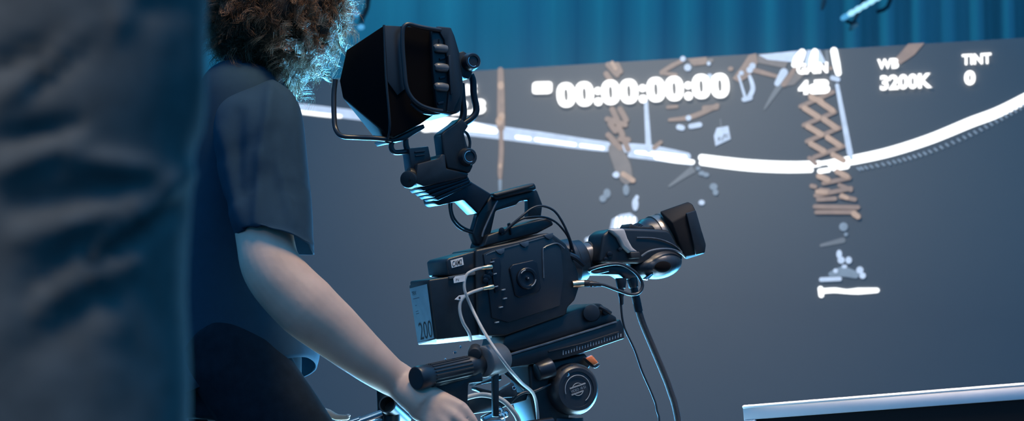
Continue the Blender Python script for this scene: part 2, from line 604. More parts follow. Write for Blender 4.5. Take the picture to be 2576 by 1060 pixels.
strip(mb, [(2098, 423), (2130, 418)], 15, 2.4)
obj('rail_light', mb, MT['hot'], scr, 0, label='burning white lamps along the curved rail')
mb = MB()
bq, _ = spline([V((x, y, 0)) for x, y in ((2160, 426), (2250, 408), (2340, 382), (2440, 340), (2530, 293), (2600, 253))], [0] * 6, 7)
for p in bq:
    strip(mb, [(p.x - 3, p.y - 3), (p.x + 3, p.y + 2)], 5, 2.6, False)
obj('rail_beads', mb, MT['dim'], scr, 0, label='beaded lower edge of the curved rail')

# --- hoists, poles and lamps in the picture
def scissor(name, label, segs, wpx, m, layer):
    mb = Pic()
    for k, (p, q) in enumerate(segs):
        strip(mb, [p, q], wpx if not isinstance(wpx, list) else wpx[k], layer + 0.15 * k, False)
    return [obj(name, q, m, scr, 0, label=label) for q in mb]
scissor('scissor_hoist_picture', 'dark tan crossing bars of the right scissor hoist',
        [((2095, 232), (2014, 268)), ((2100, 282), (2022, 315)), ((2112, 322), (2030, 356)), ((2122, 368), (2048, 396)), ((2036, 398), (2052, 412)), ((2136, 448), (2072, 461))], 11, MT['tand'], 3)
scissor('scissor_hoist_picture', 'light tan crossing bars of the right scissor hoist',
        [((2040, 244), (2066, 256)), ((2062, 256), (2094, 278)), ((2024, 272), (2058, 294)), ((2072, 300), (2104, 322)), ((2032, 318), (2066, 338)), ((2082, 346), (2112, 366)), ((2040, 362), (2072, 380)), ((2096, 390), (2122, 404)), ((2106, 432), (2130, 444)), ((2060, 443), (2082, 452))], 14, MT['tan'], 4)
scissor('scissor_hoist_picture', 'folded brown foot of the right scissor hoist',
        [((2042, 468), (2050, 470)), ((2064, 478), (2084, 480)), ((2052, 492), (2140, 474)), ((2112, 466), (2140, 478)), ((2050, 520), (2158, 522)), ((2054, 534), (2150, 534)), ((2115, 495), (2150, 502)), ((2058, 502), (2100, 500))], 11, MT['tand'], 3)
mb = Pic()
strip(mb, [(2148, 538), (2158, 545)], 14, 5, False)
strip(mb, [(2056, 482), (2078, 484)], 11, 5, False)
strip(mb, [(2118, 492), (2130, 498)], 11, 5, False)
obj('hoist_lug', mb, MT['tan'], scr, 0)
mb = MB()
for p, q in (((1530, 163), (1552, 188)), ((1552, 163), (1560, 180)), ((1525, 186), (1545, 215)), ((1540, 275), (1552, 300)), ((1560, 275), (1575, 302)), ((1528, 300), (1572, 314)), ((1535, 312), (1548, 330)), ((1556, 318), (1566, 340)), ((1530, 340), (1548, 358)), ((1560, 350), (1580, 352)), ((1540, 352), (1560, 372)), ((1572, 358), (1580, 376))):
    strip(mb, [p, q], 14, 3 + 0.02 * len(mb.bm.verts) / 20, False)
obj('scissor_hoist_picture', mb, MT['tand'], scr, 0, label='blurred tan scissor hoist behind the timecode')
mb = MB()
strip(mb, [(1548, 376), (1566, 420), (1576, 448)], [36, 42, 32], 2.6)
obj('hoist_foot_picture', mb, MT['tanf'], scr, 0)
mb = Pic()
strip(mb, [(1568, 438), (1592, 454)], 13, 3.6, False)
strip(mb, [(1540, 158), (1548, 172)], 10, 3.6, False)
obj('hoist_lug', mb, MT['tan'], scr, 0)
mb = MB()
strip(mb, [(1259, 176), (1260, 240), (1260, 320)], [14, 18, 20], 2.8)
strip(mb, [(1260, 320), (1261, 380), (1258, 430), (1258, 448)], [10, 12, 12, 8], 2.9)
obj('pole_picture', mb, MT['tand'], scr, 0, label='blurred brown pole left of the timecode')
mb = Pic()
for x, y, r in ((1260, 215, 8), (1256, 305, 9), (1262, 293, 8), (1258, 418, 5)):
    spot(mb, x, y, r, r * 1.3, 3.4)
obj('pole_highlight', mb, MT['tan'], scr, 0)
mb = MB()
strip(mb, [(1258, 455), (1258, 480)], [9, 7], 2.8)
obj('pole_lamp_picture', mb, MT['dim'], scr, 0)
mb = Pic()
strip(mb, [(1625, 256), (1632, 378)], [10, 15], 2.8)
strip(mb, [(2106, 215), (2138, 385)], [10, 15], 2.8)
strip(mb, [(2138, 385), (2142, 398)], 10, 2.9)
obj('tube_picture', mb, MT['pale'], scr, 0, label='pale hanging tubes dropping to the rail')
mb = Pic()
strip(mb, [(2098, 128), (2104, 160), (2109, 184)], [18, 19, 15], 3.2)
strip(mb, [(2018, 132), (2008, 150), (1998, 163)], [18, 26, 14], 3.2)
strip(mb, [(2050, 130), (2046, 152), (2042, 165)], [16, 22, 16], 3.2)
obj('lamp_head_picture', mb, MT['hot'], scr, 0, label='burning white lamp heads at the top edge')
mb = Pic()
polyp(mb, [(1908, 138), (2022, 126), (2006, 158), (1930, 150)], 2.5)
polyp(mb, [(2030, 126), (2062, 125), (2078, 158), (2022, 166)], 2.4)
strip(mb, [(1972, 182), (1955, 210)], [20, 14], 2.5)
polyp(mb, [(1796, 342), (1803, 322), (1832, 317), (1838, 350), (1800, 368)], 2.5)
strip(mb, [(2094, 196), (2108, 200)], 12, 2.6)
strip(mb, [(1708, 320), (1716, 322)], 14, 2.7)
strip(mb, [(1738, 318), (1760, 314)], 13, 2.7)
strip(mb, [(1858, 190), (1873, 240)], [5, 7], 2.5)
strip(mb, [(1886, 192), (1894, 222), (1884, 246)], [8, 12, 12], 2.5)
strip(mb, [(1872, 250), (1887, 246)], 13, 2.9)
for x, y, r in ((1718, 148, 7), (1783, 160, 5), (1893, 166, 8), (1886, 176, 8), (1865, 184, 6), (1732, 297, 7), (1785, 192, 7), (1730, 170, 9), (1550, 440, 8)):
    spot(mb, x, y, r, r, 3.6)
obj('fixture_picture', mb, MT['pale'], scr, 0, label='pale fixtures and sparkles along the top of the picture')
mb = Pic()
polyp(mb, [(1884, 138), (1902, 134), (1906, 158), (1888, 190), (1860, 208), (1842, 198), (1866, 166)], 2.2)
polyp(mb, [(1730, 148), (1778, 143), (1776, 162), (1745, 166)], 2.2)
strip(mb, [(1718, 152), (1690, 166), (1664, 182)], [9, 12, 10], 2.0)
strip(mb, [(1664, 184), (1700, 188)], 9, 2.1)
strip(mb, [(1895, 176), (1960, 194)], [13, 9], 2.2)
strip(mb, [(1684, 302), (1740, 294), (1804, 266)], [8, 13, 12], 2.0)
strip(mb, [(1772, 272), (1802, 270)], 13, 2.1)
strip(mb, [(1680, 270), (1702, 268)], 9, 2.1)
strip(mb, [(1646, 372), (1662, 358)], [12, 10], 3.4)
strip(mb, [(2000, 172), (1972, 212)], [10, 14], 2.2)
polyp(mb, [(2285, 110), (2326, 108), (2300, 138), (2265, 162), (2248, 152)], 2.2)
spot(mb, 1838, 173, 7, 6, 2.2)
spot(mb, 2090, 172, 5, 5, 2.2)
obj('truss_picture', mb, MT['tand'], scr, 0, label='brown roof beams along the top of the picture')
mb = Pic()
polyp(mb, [(1906, 140), (1985, 150), (1975, 172), (1906, 158)], 1.6)
polyp(mb, [(1996, 182), (2024, 188), (1998, 214), (1968, 218)], 1.6)
strip(mb, [(1740, 158), (1790, 152)], 10, 1.6)
obj('haze_picture', mb, MT['tanf'], scr, 0)
mb = Pic()
strip(mb, [(1968, 206), (1945, 240), (1922, 276)], [16, 12, 3], 1.5, round_=False)
strip(mb, [(1745, 425), (1715, 446), (1682, 470)], [20, 12, 5], 1.5, round_=False)
strip(mb, [(2080, 130), (2082, 165)], 10, 1.5)
strip(mb, [(2066, 618), (2120, 605)], [8, 14], 1.2)
strip(mb, [(1812, 300), (1814, 320)], 3, 1.5)
obj('streak_picture', mb, MT['faint'], scr, 0)
mb = Pic()
for x, y, rx, ry in ((1517, 500, 9, 9), (1527, 487, 9, 12), (1575, 478, 8, 14), (1795, 470, 10, 9), (1800, 484, 7, 8), (1765, 436, 8, 6), (1776, 440, 8, 6), (2122, 571, 11, 11), (2128, 590, 5, 5), (1756, 424, 6, 5)):
    spot(mb, x, y, rx, ry, 2.4)
strip(mb, [(2090, 690), (2120, 684), (2152, 692)], [12, 26, 18], 2.0)
obj('lamp_glow_picture', mb, MT['dim'], scr, 0)
mb = Pic()
for x, y, rx, ry in ((1598, 514, 8, 17), (1602, 497, 5, 6), (1549, 440, 8, 7), (1765, 510, 7.5, 6.5), (2111, 640, 7, 11), (2116, 655, 9, 9), (2135, 655, 8, 9), (2124, 671, 7, 5), (2163, 680, 9, 9), (2170, 694, 8, 8), (2102, 682, 6, 6), (1480, 604, 9, 7), (1490, 598, 9, 5)):
    spot(mb, x, y, rx, ry, 3.0)
polyp(mb, [(1534, 577), (1540, 552), (1560, 540), (1585, 536), (1602, 548), (1606, 572)], 2.2)
strip(mb, [(2066, 704), (2112, 702)], 11, 3.0, False)
obj('lamp_picture', mb, MT['pale'], scr, 0, label='pale lamp heads and sparkles in mid picture')
mb = Pic()
strip(mb, [(2068, 733), (2100, 731), (2130, 734), (2160, 733), (2206, 731)], [13, 13, 11, 16, 12], 3.0)
strip(mb, [(2064, 727), (2066, 743)], 13, 3.2, False)
for k in range(5):
    strip(mb, [(1548 + 11 * k, 572), (1552 + 11 * k, 548)], 5, 3.0, False)
spot(mb, 1484, 607, 6, 5, 3.4)
obj('lamp_tube_picture', mb, MT['hot'], scr, 0, label='burning white tube low in the picture')
# small figures on the pale tag in the picture
for k, (x, y) in enumerate(((1806, 354), (1820, 346))):
    o_ = S(x, y, 3.6)
    text('tag_figures', ('8:5', '82')[k], MT['ink'], scr, o_, SU, SV, None, 9 * M * 1.65, 0.0)

# ------------------------------------------------------------------ hanging fixtures before the curtain
f1 = thing('hanging_stage_light', 'slanted beaded blue light strip hanging before the curtain, upper right', 'stage light', P(2140, 60, 7.6))
for k in range(7):
    x0, y0 = 2116 + 16.5 * k, 48 - 9.6 * k
    mb = MB().tube([P(x0, y0, 7.6), P(x0 + 9, y0 - 5.2, 7.6), P(x0 + 16, y0 - 9.4, 7.6)], [0.007, 0.0115, 0.0095], 10, 3)
    obj('lamp_segment', mb, MT['led'] if k else MT['led2'], f1)
mb = MB().hull([P(2134, 78, 7.6), P(2138, 62, 7.6), P(2150, 52, 7.62), P(2162, 58, 7.6), P(2160, 64, 7.56), P(2146, 77, 7.56), P(2140, 70, 7.68), P(2158, 60, 7.68)], 0.002)
obj('lamp_head', mb, MT['grey'], f1)
mb = MB().tube([P(2128, 52, 7.6), P(2146, 58, 7.6), P(2150, 50, 7.6), P(2172, -10, 7.65), P(2172, -160, 7.65)], 0.007, 8, 4)
mb.tube([P(2205, 30, 7.7), P(2240, 0, 7.7), P(2250, -160, 7.7)], 0.008, 8, 4)
obj('yoke', mb, MT['metal'], f1)
f2 = thing('hanging_stage_light', 'pale tube dangling at the top edge left of the blue light strip', 'stage light', P(2067, 26, 7.6))
obj('lamp_tube', MB().tube([P(2067, 25, 7.6), P(2071, 10, 7.6), P(2075, -12, 7.6)], [0.005, 0.010, 0.011], 10, 3), MT['grey'], f2)
obj('cord', MB().tube([P(2075, -12, 7.6), P(2076, -90, 7.6), P(2076, -240, 7.6)], 0.003, 8, 2), MT['cableb'], f2)
f3 = thing('hanging_stage_light', 'small blue lit fixture hanging between curly hair and viewfinder hood', 'stage light', P(880, 40, 7.4))
obj('lamp_head', MB().hull([P(836, 14, 7.4), P(848, 2, 7.4), P(862, 10, 7.4), P(864, 17, 7.4), P(850, 16, 7.35), P(852, 6, 7.5)], 0.002), MT['grey'], f3)
for x, y, rx, ry in ((842, 30, 10, 8), (857, 30, 8, 10), (896, 34, 8, 9), (908, 68, 9, 7)):
    obj('lamp_segment', MB().ball(P(x, y, 7.4), rx * 0.00148, 0.012, ry * 0.00148), MT['led2'], f3)
mb = MB().tube([P(866, -150, 7.45), P(872, 0, 7.45), P(880, 38, 7.45)], 0.012, 8, 4)
mb.tube([P(932, -150, 7.45), P(926, 0, 7.45), P(912, 44, 7.45), P(905, 66, 7.42)], 0.010, 8, 4)
mb.tube([P(842, 30, 7.42), P(858, 30, 7.42), P(896, 34, 7.42), P(912, 44, 7.45)], 0.004, 8, 3)
obj('yoke', mb, MT['rubber'], f3)

# ------------------------------------------------------------------ broadcast camera
cam_base = R(1330, 846, 0.06)
K = thing('broadcast_camera', 'black broadcast camera body with round side dial and CAM2 tag', 'video camera', cam_base)
body = [(1196, 629), (1300, 607), (1376, 586), (1393, 590), (1424, 613), (1438, 640), (1457, 690), (1457, 727), (1447, 756), (1429, 774), (1426, 792), (1272, 846), (1210, 846), (1200, 800)]
obj('body', MB().prism(body, 0.0, 0.13, 0.005, 3), MT['black'], K)
obj('side_panel', MB().prism([(1216, 640), (1240, 628), (1370, 598), (1388, 600), (1412, 622), (1418, 700), (1410, 770), (1280, 812), (1238, 800), (1226, 700)], -0.005, 0.004, 0.002), MT['black2'], K)
for x, y in ((1256, 632), (1317, 614), (1378, 594)):
    obj('vent_notch', MB().prism([(x - 10, y - 2), (x + 14, y - 8), (x + 13, y + 4), (x + 5, y + 9), (x - 2, y + 6)], -0.008, -0.003, 0.001), MT['edge'], K)
mb = MB()
mb.tube([R(1368, 700, -0.006), R(1366, 632, -0.006), R(1370, 624, -0.006), R(1378, 619, -0.006), R(1402, 613, -0.006), R(1420, 626, -0.006)], 0.0016, 6, 3)
mb.tube([R(1222, 642, -0.004), R(1240, 634, -0.005), R(1300, 617, -0.005), R(1374, 596, -0.005)], 0.0014, 6, 2)
obj('panel_seam', mb, MT['edge'], K)
mb = MB().prism([(1282, 676), (1290, 666), (1342, 654), (1352, 660), (1362, 724), (1355, 736), (1308, 750), (1297, 744)], -0.010, -0.004, 0.0025, 3)
obj('dial_plate', mb, MT['metal'], K)
dial_c = R(1324, 701, -0.010)
ax = -RM
mb = MB().lathe(dial_c, dial_c + ax * 0.012, [(0, 0.022), (0.5, 0.022), (0.62, 0.020), (0.62, 0.015), (0.4, 0.014), (0.4, 0.004), (0.75, 0.0035), (0.75, 0.0)], 36, 0.0003)
dl = obj('side_dial', mb, MT['metal'], K)
mb = MB().torus(dial_c + ax * 0.008, ax, 0.0175, 0.0012, 3.6, 4.6)
mb.torus(dial_c + ax * 0.008, ax, 0.0175, 0.0012, 0.3, 1.0)
mb.ball(dial_c + ax * 0.010, 0.0014)
obj('dial_glint', mb, MT['thumb'], dl)  # pale arcs paint highlights onto the dark dial
# rear connector column
mb = MB()
for k, (x, y) in enumerate(((1228, 672), (1222, 697), (1228, 699), (1232, 722), (1222, 706), (1233, 690))):
    mb.cyl(R(x, y, -0.012), R(x, y, 0.002), 0.0055, 0.006, 16, 0.0006)
mb.prism([(1238, 652), (1258, 647), (1262, 672), (1258, 730), (1246, 738), (1240, 700)], -0.010, 0.0, 0.002)
obj('connector_panel', mb, MT['metal'], K)
mb = MB()
for x, y in ((1246, 690), (1249, 722), (1268, 730), (1272, 752), (1262, 774), (1252, 812), (1240, 660)):
    mb.prism([(x - 4, y - 1), (x + 4, y - 3), (x + 4, y), (x - 4, y + 2)], -0.0125, -0.004, 0.0004)
obj('switch_marks', mb, MT['mark'], K)
# rear block carrying the tag
mb = MB().prism([(1122, 655), (1130, 649), (1192, 632), (1210, 630), (1212, 694), (1128, 693)], 0.008, 0.115, 0.004, 3)
rb = obj('rear_block', mb, MT['black2'], K)
tagp = [(1134, 656), (1164, 648), (1167, 667), (1137, 675)]
tg = obj('name_tag', MB().prism(tagp, 0.006, 0.009, 0.0003, 1), MT['paper'], rb, label='white handwritten CAM2 tag')
o_ = R(1138, 672, 0.0055)
uu = (R(1165, 665, 0.0055) - o_).normalized()
text('CAM2_lettering'.lower().replace('cam2', 'tag'), 'CAM2', MT['ink'], rb, o_, uu, V((0, 0, 1)), 26 * M * 1.02, 14 * M, 0.012)
# lens mount
ma, mbp = R(1400, 668, 0.065), R(1462, 655, 0.065)
obj('lens_mount', MB().lathe(ma, mbp, [(0, 0.050), (0.6, 0.050), (0.65, 0.044), (1, 0.043)], 40, 0.001), MT['black2'], K)
obj('mount_lever', MB().tube([R(1428, 640, 0.01), R(1450, 650, -0.002), R(1470, 668, -0.004)], [0.006, 0.006, 0.005], 8, 3), MT['metal'], K)
# shoulder base under the body
mb = MB().prism([(1428, 788), (1452, 779), (1500, 764), (1512, 764), (1524, 774), (1538, 790), (1552, 798), (1552, 812), (1300, 886), (1262, 880), (1270, 846)], 0.01, 0.12, 0.004)
obj('base_wedge', mb, MT['black'], K)
mb = MB()
mb.cyl(R(1488, 788, -0.004), R(1488, 788, 0.02), 0.017, 0.019, 24, 0.002)
mb.cyl(R(1524, 784, 0.0), R(1524, 784, 0.02), 0.007, 0.008, 16, 0.001)
mb.tube([R(1508, 772, 0.0), R(1524, 780, -0.004), R(1536, 788, -0.002)], 0.004, 8, 3)
obj('lock_knob', mb, MT['black2'], K)

# handle
mb = MB()
mb.prism([(1240, 487), (1344, 460), (1349, 468), (1350, 478), (1262, 500), (1246, 504)], 0.035, 0.085, 0.004, 3)
mb.prism([(1238, 489), (1262, 498), (1349, 476), (1353, 482), (1366, 515), (1362, 548), (1330, 551), (1330, 502), (1306, 508), (1300, 516), (1248, 531), (1236, 585), (1212, 620), (1199, 615), (1188, 588), (1203, 537)], 0.048, 0.072, 0.004, 3)
mb.prism([(1226, 592), (1283, 572), (1376, 548), (1388, 553), (1394, 566), (1352, 588), (1216, 622)], 0.025, 0.10, 0.004, 3)
hd = obj('carry_handle', mb, MT['black'], K)
obj('handle_grip', MB().prism([(1243, 489), (1342, 463), (1346, 470), (1250, 496)], 0.03, 0.09, 0.003, 3), MT['rubber'], hd)
obj('handle_edge', MB().tube([R(1252, 506, 0.038), R(1244, 520, 0.038), R(1218, 578, 0.038), R(1213, 596, 0.038)], 0.0022, 8, 3), MT['edge'], hd)
mb = MB()
mb.prism([(1281, 563), (1284, 560), (1290, 588), (1286, 592)], 0.018, 0.03, 0.001)
mb.cyl(R(1262, 580, 0.016), R(1262, 580, 0.03), 0.006, 0.006, 16, 0.001)
obj('handle_clip', mb, MT['metal'], hd)
mb = MB().prism([(1090, 494), (1110, 486), (1179, 456), (1186, 457), (1238, 489), (1204, 539), (1168, 503), (1104, 518), (1093, 511)], 0.03, 0.09, 0.004, 3)
obj('front_arm', mb, MT['metal'], hd)
mb = MB().prism([(1184, 517), (1190, 514), (1204, 529), (1202, 534)], 0.045, 0.075, 0.001)
obj('arm_slot', mb, MT['void'], hd)

# ------------------------------------------------------------------ battery
B = thing('camera_battery', 'boxy black battery with pale 200 label clipped behind the camera', 'battery', R(1130, 858, 0.06))
# back face carries the label, side face is black
bs = [(1078, 704), (1200, 686), (1236, 690), (1240, 838), (1228, 842), (1098, 856)]
mb = MB().prism(bs, 0.01, 0.115, 0.004, 3)
obj('battery_case', mb, MT['black'], B)
p0, p1, p2, p3 = R(1078, 705, 0.012), R(1097, 855, 0.012), R(1050, 866, 0.112), R(1028, 718, 0.112)
pn = (p1 - p0).cross(p3 - p0).normalized()
if pn.y > 0:
    pn = -pn
def lerp4(u, v, off):
    return (p3 * (1 - u) + p0 * u) * (1 - v) + (p2 * (1 - u) + p1 * u) * v + pn * off
mb = MB().hull([p0, p1, p2, p3, p0 + RA * 0.02, p1 + RA * 0.02, p2 + RA * 0.02, p3 + RA * 0.02], 0.003)
bk = obj('battery_back', mb, MT['black2'], B)
mb = MB().disc([lerp4(*q) for q in ((0.05, 0.06, 0.0012), (0.05, 0.97, 0.0012), (0.93, 0.97, 0.0012), (0.93, 0.06, 0.0012))])
obj('battery_label', mb, MT['label'], bk, 0, label='pale blue label panel reading 200')
bu = (p0 - p3).normalized()
bv = (p3 - p2).normalized()
Wd = (p0 - p3).length
Hd = (p3 - p2).length
text('label_number', '200', MT['ink'], bk, lambda s_, t_: lerp4(0.24 + 0.66 * s_, 0.95 - 0.29 * t_, 0.0020), bu, bv, Wd * 0.70, Hd * 0.30, -0.005)
text('label_heading', 'TRX', MT['ink'], bk, lambda s_, t_: lerp4(0.14 + 0.22 * s_, 0.19 - 0.065 * t_, 0.0020), bu, bv, Wd * 0.24, Hd * 0.06, 0.0)
mb = MB()
for v, u0, u1 in ((0.245, 0.16, 0.48), (0.36, 0.22, 0.44), (0.46, 0.20, 0.50), (0.50, 0.20, 0.46)):
    mb.disc([lerp4(u0, v, 0.0016), lerp4(u0, v + 0.008, 0.0016), lerp4(u1, v + 0.008, 0.0016), lerp4(u1, v, 0.0016)])
obj('label_lines', mb, MT['ink'], bk, 0)
mb = MB().prism([(1130, 696), (1198, 684), (1198, 692), (1132, 703)], 0.004, 0.03, 0.0015)
obj('latch_strip', mb, MT['grey'], B)
mb = MB().hull([R(1099, 852, 0.010), R(1238, 836, 0.010), R(1099, 866, 0.034), R(1238, 851, 0.034), R(1052, 868, 0.108), R(1200, 852, 0.108), R(1050, 860, 0.112), R(1200, 840, 0.112)], 0.0012)
obj('lit_bottom_edge', mb, MT['white'], B)  # white strip paints in the light caught by the battery's underside

# ------------------------------------------------------------------ zoom lens
L = thing('zoom_lens', 'broadcast zoom lens with rectangular hood tilted upward', 'lens', R(1620, 706, 0.07))
la, lb = R(1452, 652, 0.065), R(1760, 574, 0.065)
ll = (lb - la).length
def lprof(items):
    return [(t, r * M) for t, r in items]
obj('rear_barrel', MB().lathe(la, lb, lprof([(0, 34), (0.05, 34), (0.055, 36), (0.11, 36), (0.115, 32), (0.13, 32), (0.135, 34), (0.19, 35), (0.20, 38), (0.26, 40)]), 40), MT['barrel'], L)
obj('barrel_ring', MB().lathe(la, lb, lprof([(0.10, 36), (0.10, 37.5), (0.135, 37.5), (0.135, 36)]), 40), MT['rubber'], L)
obj('lens_barrel', MB().lathe(la, lb, lprof([(0.26, 42), (0.40, 46), (0.50, 50), (0.54, 55), (0.56, 60), (0.62, 60)]), 48), MT['black2'], L)
obj('focus_ring', MB().lathe(la, lb, lprof([(0.62, 60), (0.62, 63), (0.66, 64), (0.665, 62), (0.68, 62), (0.685, 65), (0.76, 66), (0.80, 62)]), 48), MT['bronze'], L)
mb = MB()
for k in range(26):
    a_ = k / 26 * PI - 0.4
    d = (lb - la).normalized()
    n_ = (V((0, 0, 1)) - d * d.z).normalized()
    b_ = d.cross(n_)
    r_ = 49 * M
    v_ = n_ * math.sin(a_) + b_ * math.cos(a_)
    mb.tube([la + (lb - la) * 0.43 + v_ * 47 * M, la + (lb - la) * 0.52 + v_ * 52 * M], 0.0015, 6, 1)
obj('ring_ribs', mb, MT['metal'], L)
mb = MB()
mb.prism([(1582, 572), (1588, 562), (1596, 567), (1610, 570), (1632, 570), (1640, 566), (1648, 574), (1648, 580), (1584, 580)], 0.015, 0.06, 0.003)
obj('focus_wing', mb, MT['rubber'], L)
# servo grip housing
hous = [(1517, 590), (1536, 576), (1572, 574), (1677, 578), (1688, 583), (1706, 616), (1722, 644), (1716, 660), (1640, 664), (1606, 664), (1567, 664), (1508, 662)]
mb = MB().prism(hous, 0.002, 0.075, 0.008, 4)
sg = obj('servo_housing', mb, MT['black'], L)
def egg(cx, cy, rx, ry, w, rw, tilt, mb, seg=28):
    c = R(cx, cy, w)
    ux = (R(cx + 50, cy - 50 * math.tan(tilt), w) - c).normalized()
    uz = RM.cross(ux).normalized()
    rot = Matrix((ux, RM, uz)).transposed()
    mb.ball(c, rx * M, rw, ry * M, rot, seg)
    return mb
mb = MB()
egg(1655, 664, 66, 40, 0.030, 0.045, 0.17, mb)
egg(1625, 672, 48, 32, 0.035, 0.045, 0.10, mb)
gp = remeshed('hand_grip', mb, 0.0025, MT['black2'], L, 4)
mb = MB()
mb.prism([(1532, 577), (1572, 575), (1580, 600), (1592, 622), (1607, 634), (1586, 638), (1568, 622), (1556, 598)], -0.010, 0.006, 0.005, 4)
obj('thumb_rest', mb, MT['thumb'], sg)
obj('zoom_rocker', MB().prism([(1586, 634), (1610, 633), (1612, 650), (1588, 652)], -0.012, 0.01, 0.003, 3), MT['rubber'], sg)
obj('grip_seam', MB().tube([R(1614, 645, -0.012), R(1632, 633, -0.014), R(1660, 627, -0.014), R(1690, 628, -0.010), R(1712, 637, -0.004), R(1724, 648, 0.004)], 0.0022, 8, 4), MT['edge'], sg)
obj('housing_seam', MB().tube([R(1602, 598, 0.0), R(1640, 599, -0.0005), R(1672, 606, -0.0005), R(1698, 619, 0.0), R(1716, 634, 0.002)], 0.0012, 8, 4), MT['edge'], sg)
mb = MB()
egg(1668, 672, 24, 15, -0.012, 0.008, 0.1, mb)
obj('hand_strap', mb, MT['void'], gp)
mb = MB().prism([(1620, 703), (1640, 688), (1646, 690), (1630, 706)], -0.004, 0.01, 0.002)
obj('strap_buckle', mb, MT['chrome'], gp)
mb = MB()
for x, y, r in ((1534, 640, 7), (1560, 628, 5), (1524, 652, 5)):
    mb.cyl(R(x, y, -0.006), R(x, y, 0.01), r * M, r * M * 1.2, 18, 0.001)
obj('housing_button', mb, MT['metal'], sg)
mb = MB().prism([(1490, 682), (1540, 668), (1566, 664), (1600, 684), (1606, 700), (1578, 704), (1560, 692), (1500, 692)], 0.02, 0.07, 0.004)
mb.cyl(R(1562, 700, 0.02), R(1563, 726, 0.02), 0.012, 0.009, 18, 0.001)
mb.cyl(R(1590, 700, 0.03), R(1594, 724, 0.03), 0.012, 0.010, 18, 0.001)
obj('connector_block', mb, MT['black2'], sg)
# rectangular hood
pts = [R(1690, 560, 0.0), R(1722, 646, 0.0), R(1750, 530, -0.004), R(1776, 616, -0.004), R(1773, 637, -0.002),
       R(1660, 533, 0.03), R(1731, 508, 0.015), R(1742, 514, 0.004), R(1725, 653, 0.02), R(1773, 638, 0.01),
       R(1662, 534, 0.12), R(1722, 512, 0.14), R(1722, 650, 0.12), R(1766, 636, 0.14)]
hdn = obj('lens_hood', MB().hull(pts, 0.003, 3), MT['hood'], L)
mb = MB().prism([(1727, 537), (1751, 529), (1776, 616), (1772, 637), (1752, 642)], -0.0085, -0.002, 0.002)
obj('hood_lip', mb, MT['black'], hdn)

# ------------------------------------------------------------------ viewfinder
F = thing('viewfinder', 'black hooded viewfinder on a hinged arm above the camera handle', 'viewfinder', R(1130, 500, 0.06))
near = [(966, 62), (1085, 69), (1101, 283), (1060, 311), (985, 350), (983, 328), (972, 200)]
far = [(871, 125), (853, 204), (861, 246), (938, 342), (962, 350), (1010, 140), (1030, 300)]
hp = [R(x, y, 0.0) for x, y in near] + [R(x, y, 0.15) for x, y in far]
hd2 = obj('sun_hood', MB().hull(hp, 0.004, 3), MT['flock'], F)
mb = MB()
op = [(960, 76), (878, 131), (862, 205), (868, 242), (940, 332), (970, 340), (972, 300), (966, 190)]
ww = [0.004, 0.13, 0.142, 0.143, 0.143, 0.05, 0.02, 0.006]
cpt = sum((R(x, y, w) for (x, y), w in zip(op, ww)), V()) / len(op)
ring = [R(x, y, w) for (x, y), w in zip(op, ww)]
obj('hood_edge', MB().tube([R(966, 63, -0.001), R(971, 190, -0.001), R(981, 310, -0.001), R(976, 350, 0.012)], 0.0025, 8, 3), MT['black2'], hd2)
mb = MB().prism([(968, 64), (1008, 66), (1018, 180), (1022, 222), (1000, 240), (975, 205)], -0.0035, -0.0005, 0.001)
obj('hood_flap', mb, MT['black2'], hd2)
vb = [(1085, 70), (1106, 65), (1136, 69), (1145, 90), (1159, 138), (1168, 224), (1160, 280), (1150, 286), (1101, 284), (1090, 180)]
bd = obj('finder_body', MB().prism(vb, -0.012, 0.13, 0.005, 3), MT['black'], F)
mb = MB()
mb.prism([(1098, 66), (1136, 69), (1152, 130), (1160, 240), (1140, 282), (1124, 280), (1132, 200), (1118, 100)], -0.018, -0.011, 0.003)
mb.prism([(1128, 140), (1134, 138), (1140, 236), (1134, 238)], -0.024, -0.016, 0.001)
obj('side_cover', mb, MT['black2'], bd)
for x, y in ((1106, 122), (1108, 170), (1108, 219)):
    c0 = R(x + 6, y, -0.010)
    mb = MB()
    mb.tube([R(x - 14, y, -0.018), R(x - 8, y - 1, -0.018), R(x + 4, y, -0.018), R(x + 16, y + 2, -0.016)], [0.0055, 0.0085, 0.009, 0.008], 14, 3)
    obj('control_knob', mb, MT['grey'], bd)
mb = MB()
for x, y in ((1112, 146), (1112, 194), (1108, 258)):
    mb.prism([(x - 6, y), (x + 8, y - 4), (x + 9, y + 3), (x - 5, y + 6)], -0.016, -0.008, 0.0008)
obj('toggle', mb, MT['metal'], bd)
mb = MB()
for k in range(5):
    mb.cyl(R(1104, 100 + 3 * k, -0.0135), R(1104, 100 + 3 * k, -0.01), 0.0015, 0.0015, 8, 0)
obj('screw_row', mb, MT['metal'], bd)
obj('guard_rail', MB().tube([R(1108, 76, -0.015), R(1080, 72, -0.018), R(1050, 66, -0.018), R(1030, 61, -0.018), R(1019, 64, -0.018), R(1013, 78, -0.018), R(1013, 120, -0.018), R(1017, 170, -0.018), R(1022, 216, -0.018), R(1034, 244, -0.018), R(1056, 264, -0.018), R(1084, 275, -0.017), R(1112, 280, -0.014)], 0.0046, 12, 5), MT['black2'], F)
obj('guard_rail', MB().tube([R(844, 200, 0.10), R(840, 240, 0.10), R(841, 300, 0.09), R(846, 328, 0.08), R(862, 343, 0.06), R(900, 346, 0.05), R(945, 348, 0.03), R(985, 352, 0.02)], 0.0052, 12, 5), MT['black2'], F)
mb = MB()
for y0 in (0, 9):
    mb.tube([R(1034, 252 + y0, -0.012), R(1058, 272 + y0, -0.012), R(1084, 281 + y0 * 0.6, -0.010), R(1106, 284, -0.008)], 0.003, 8, 3)
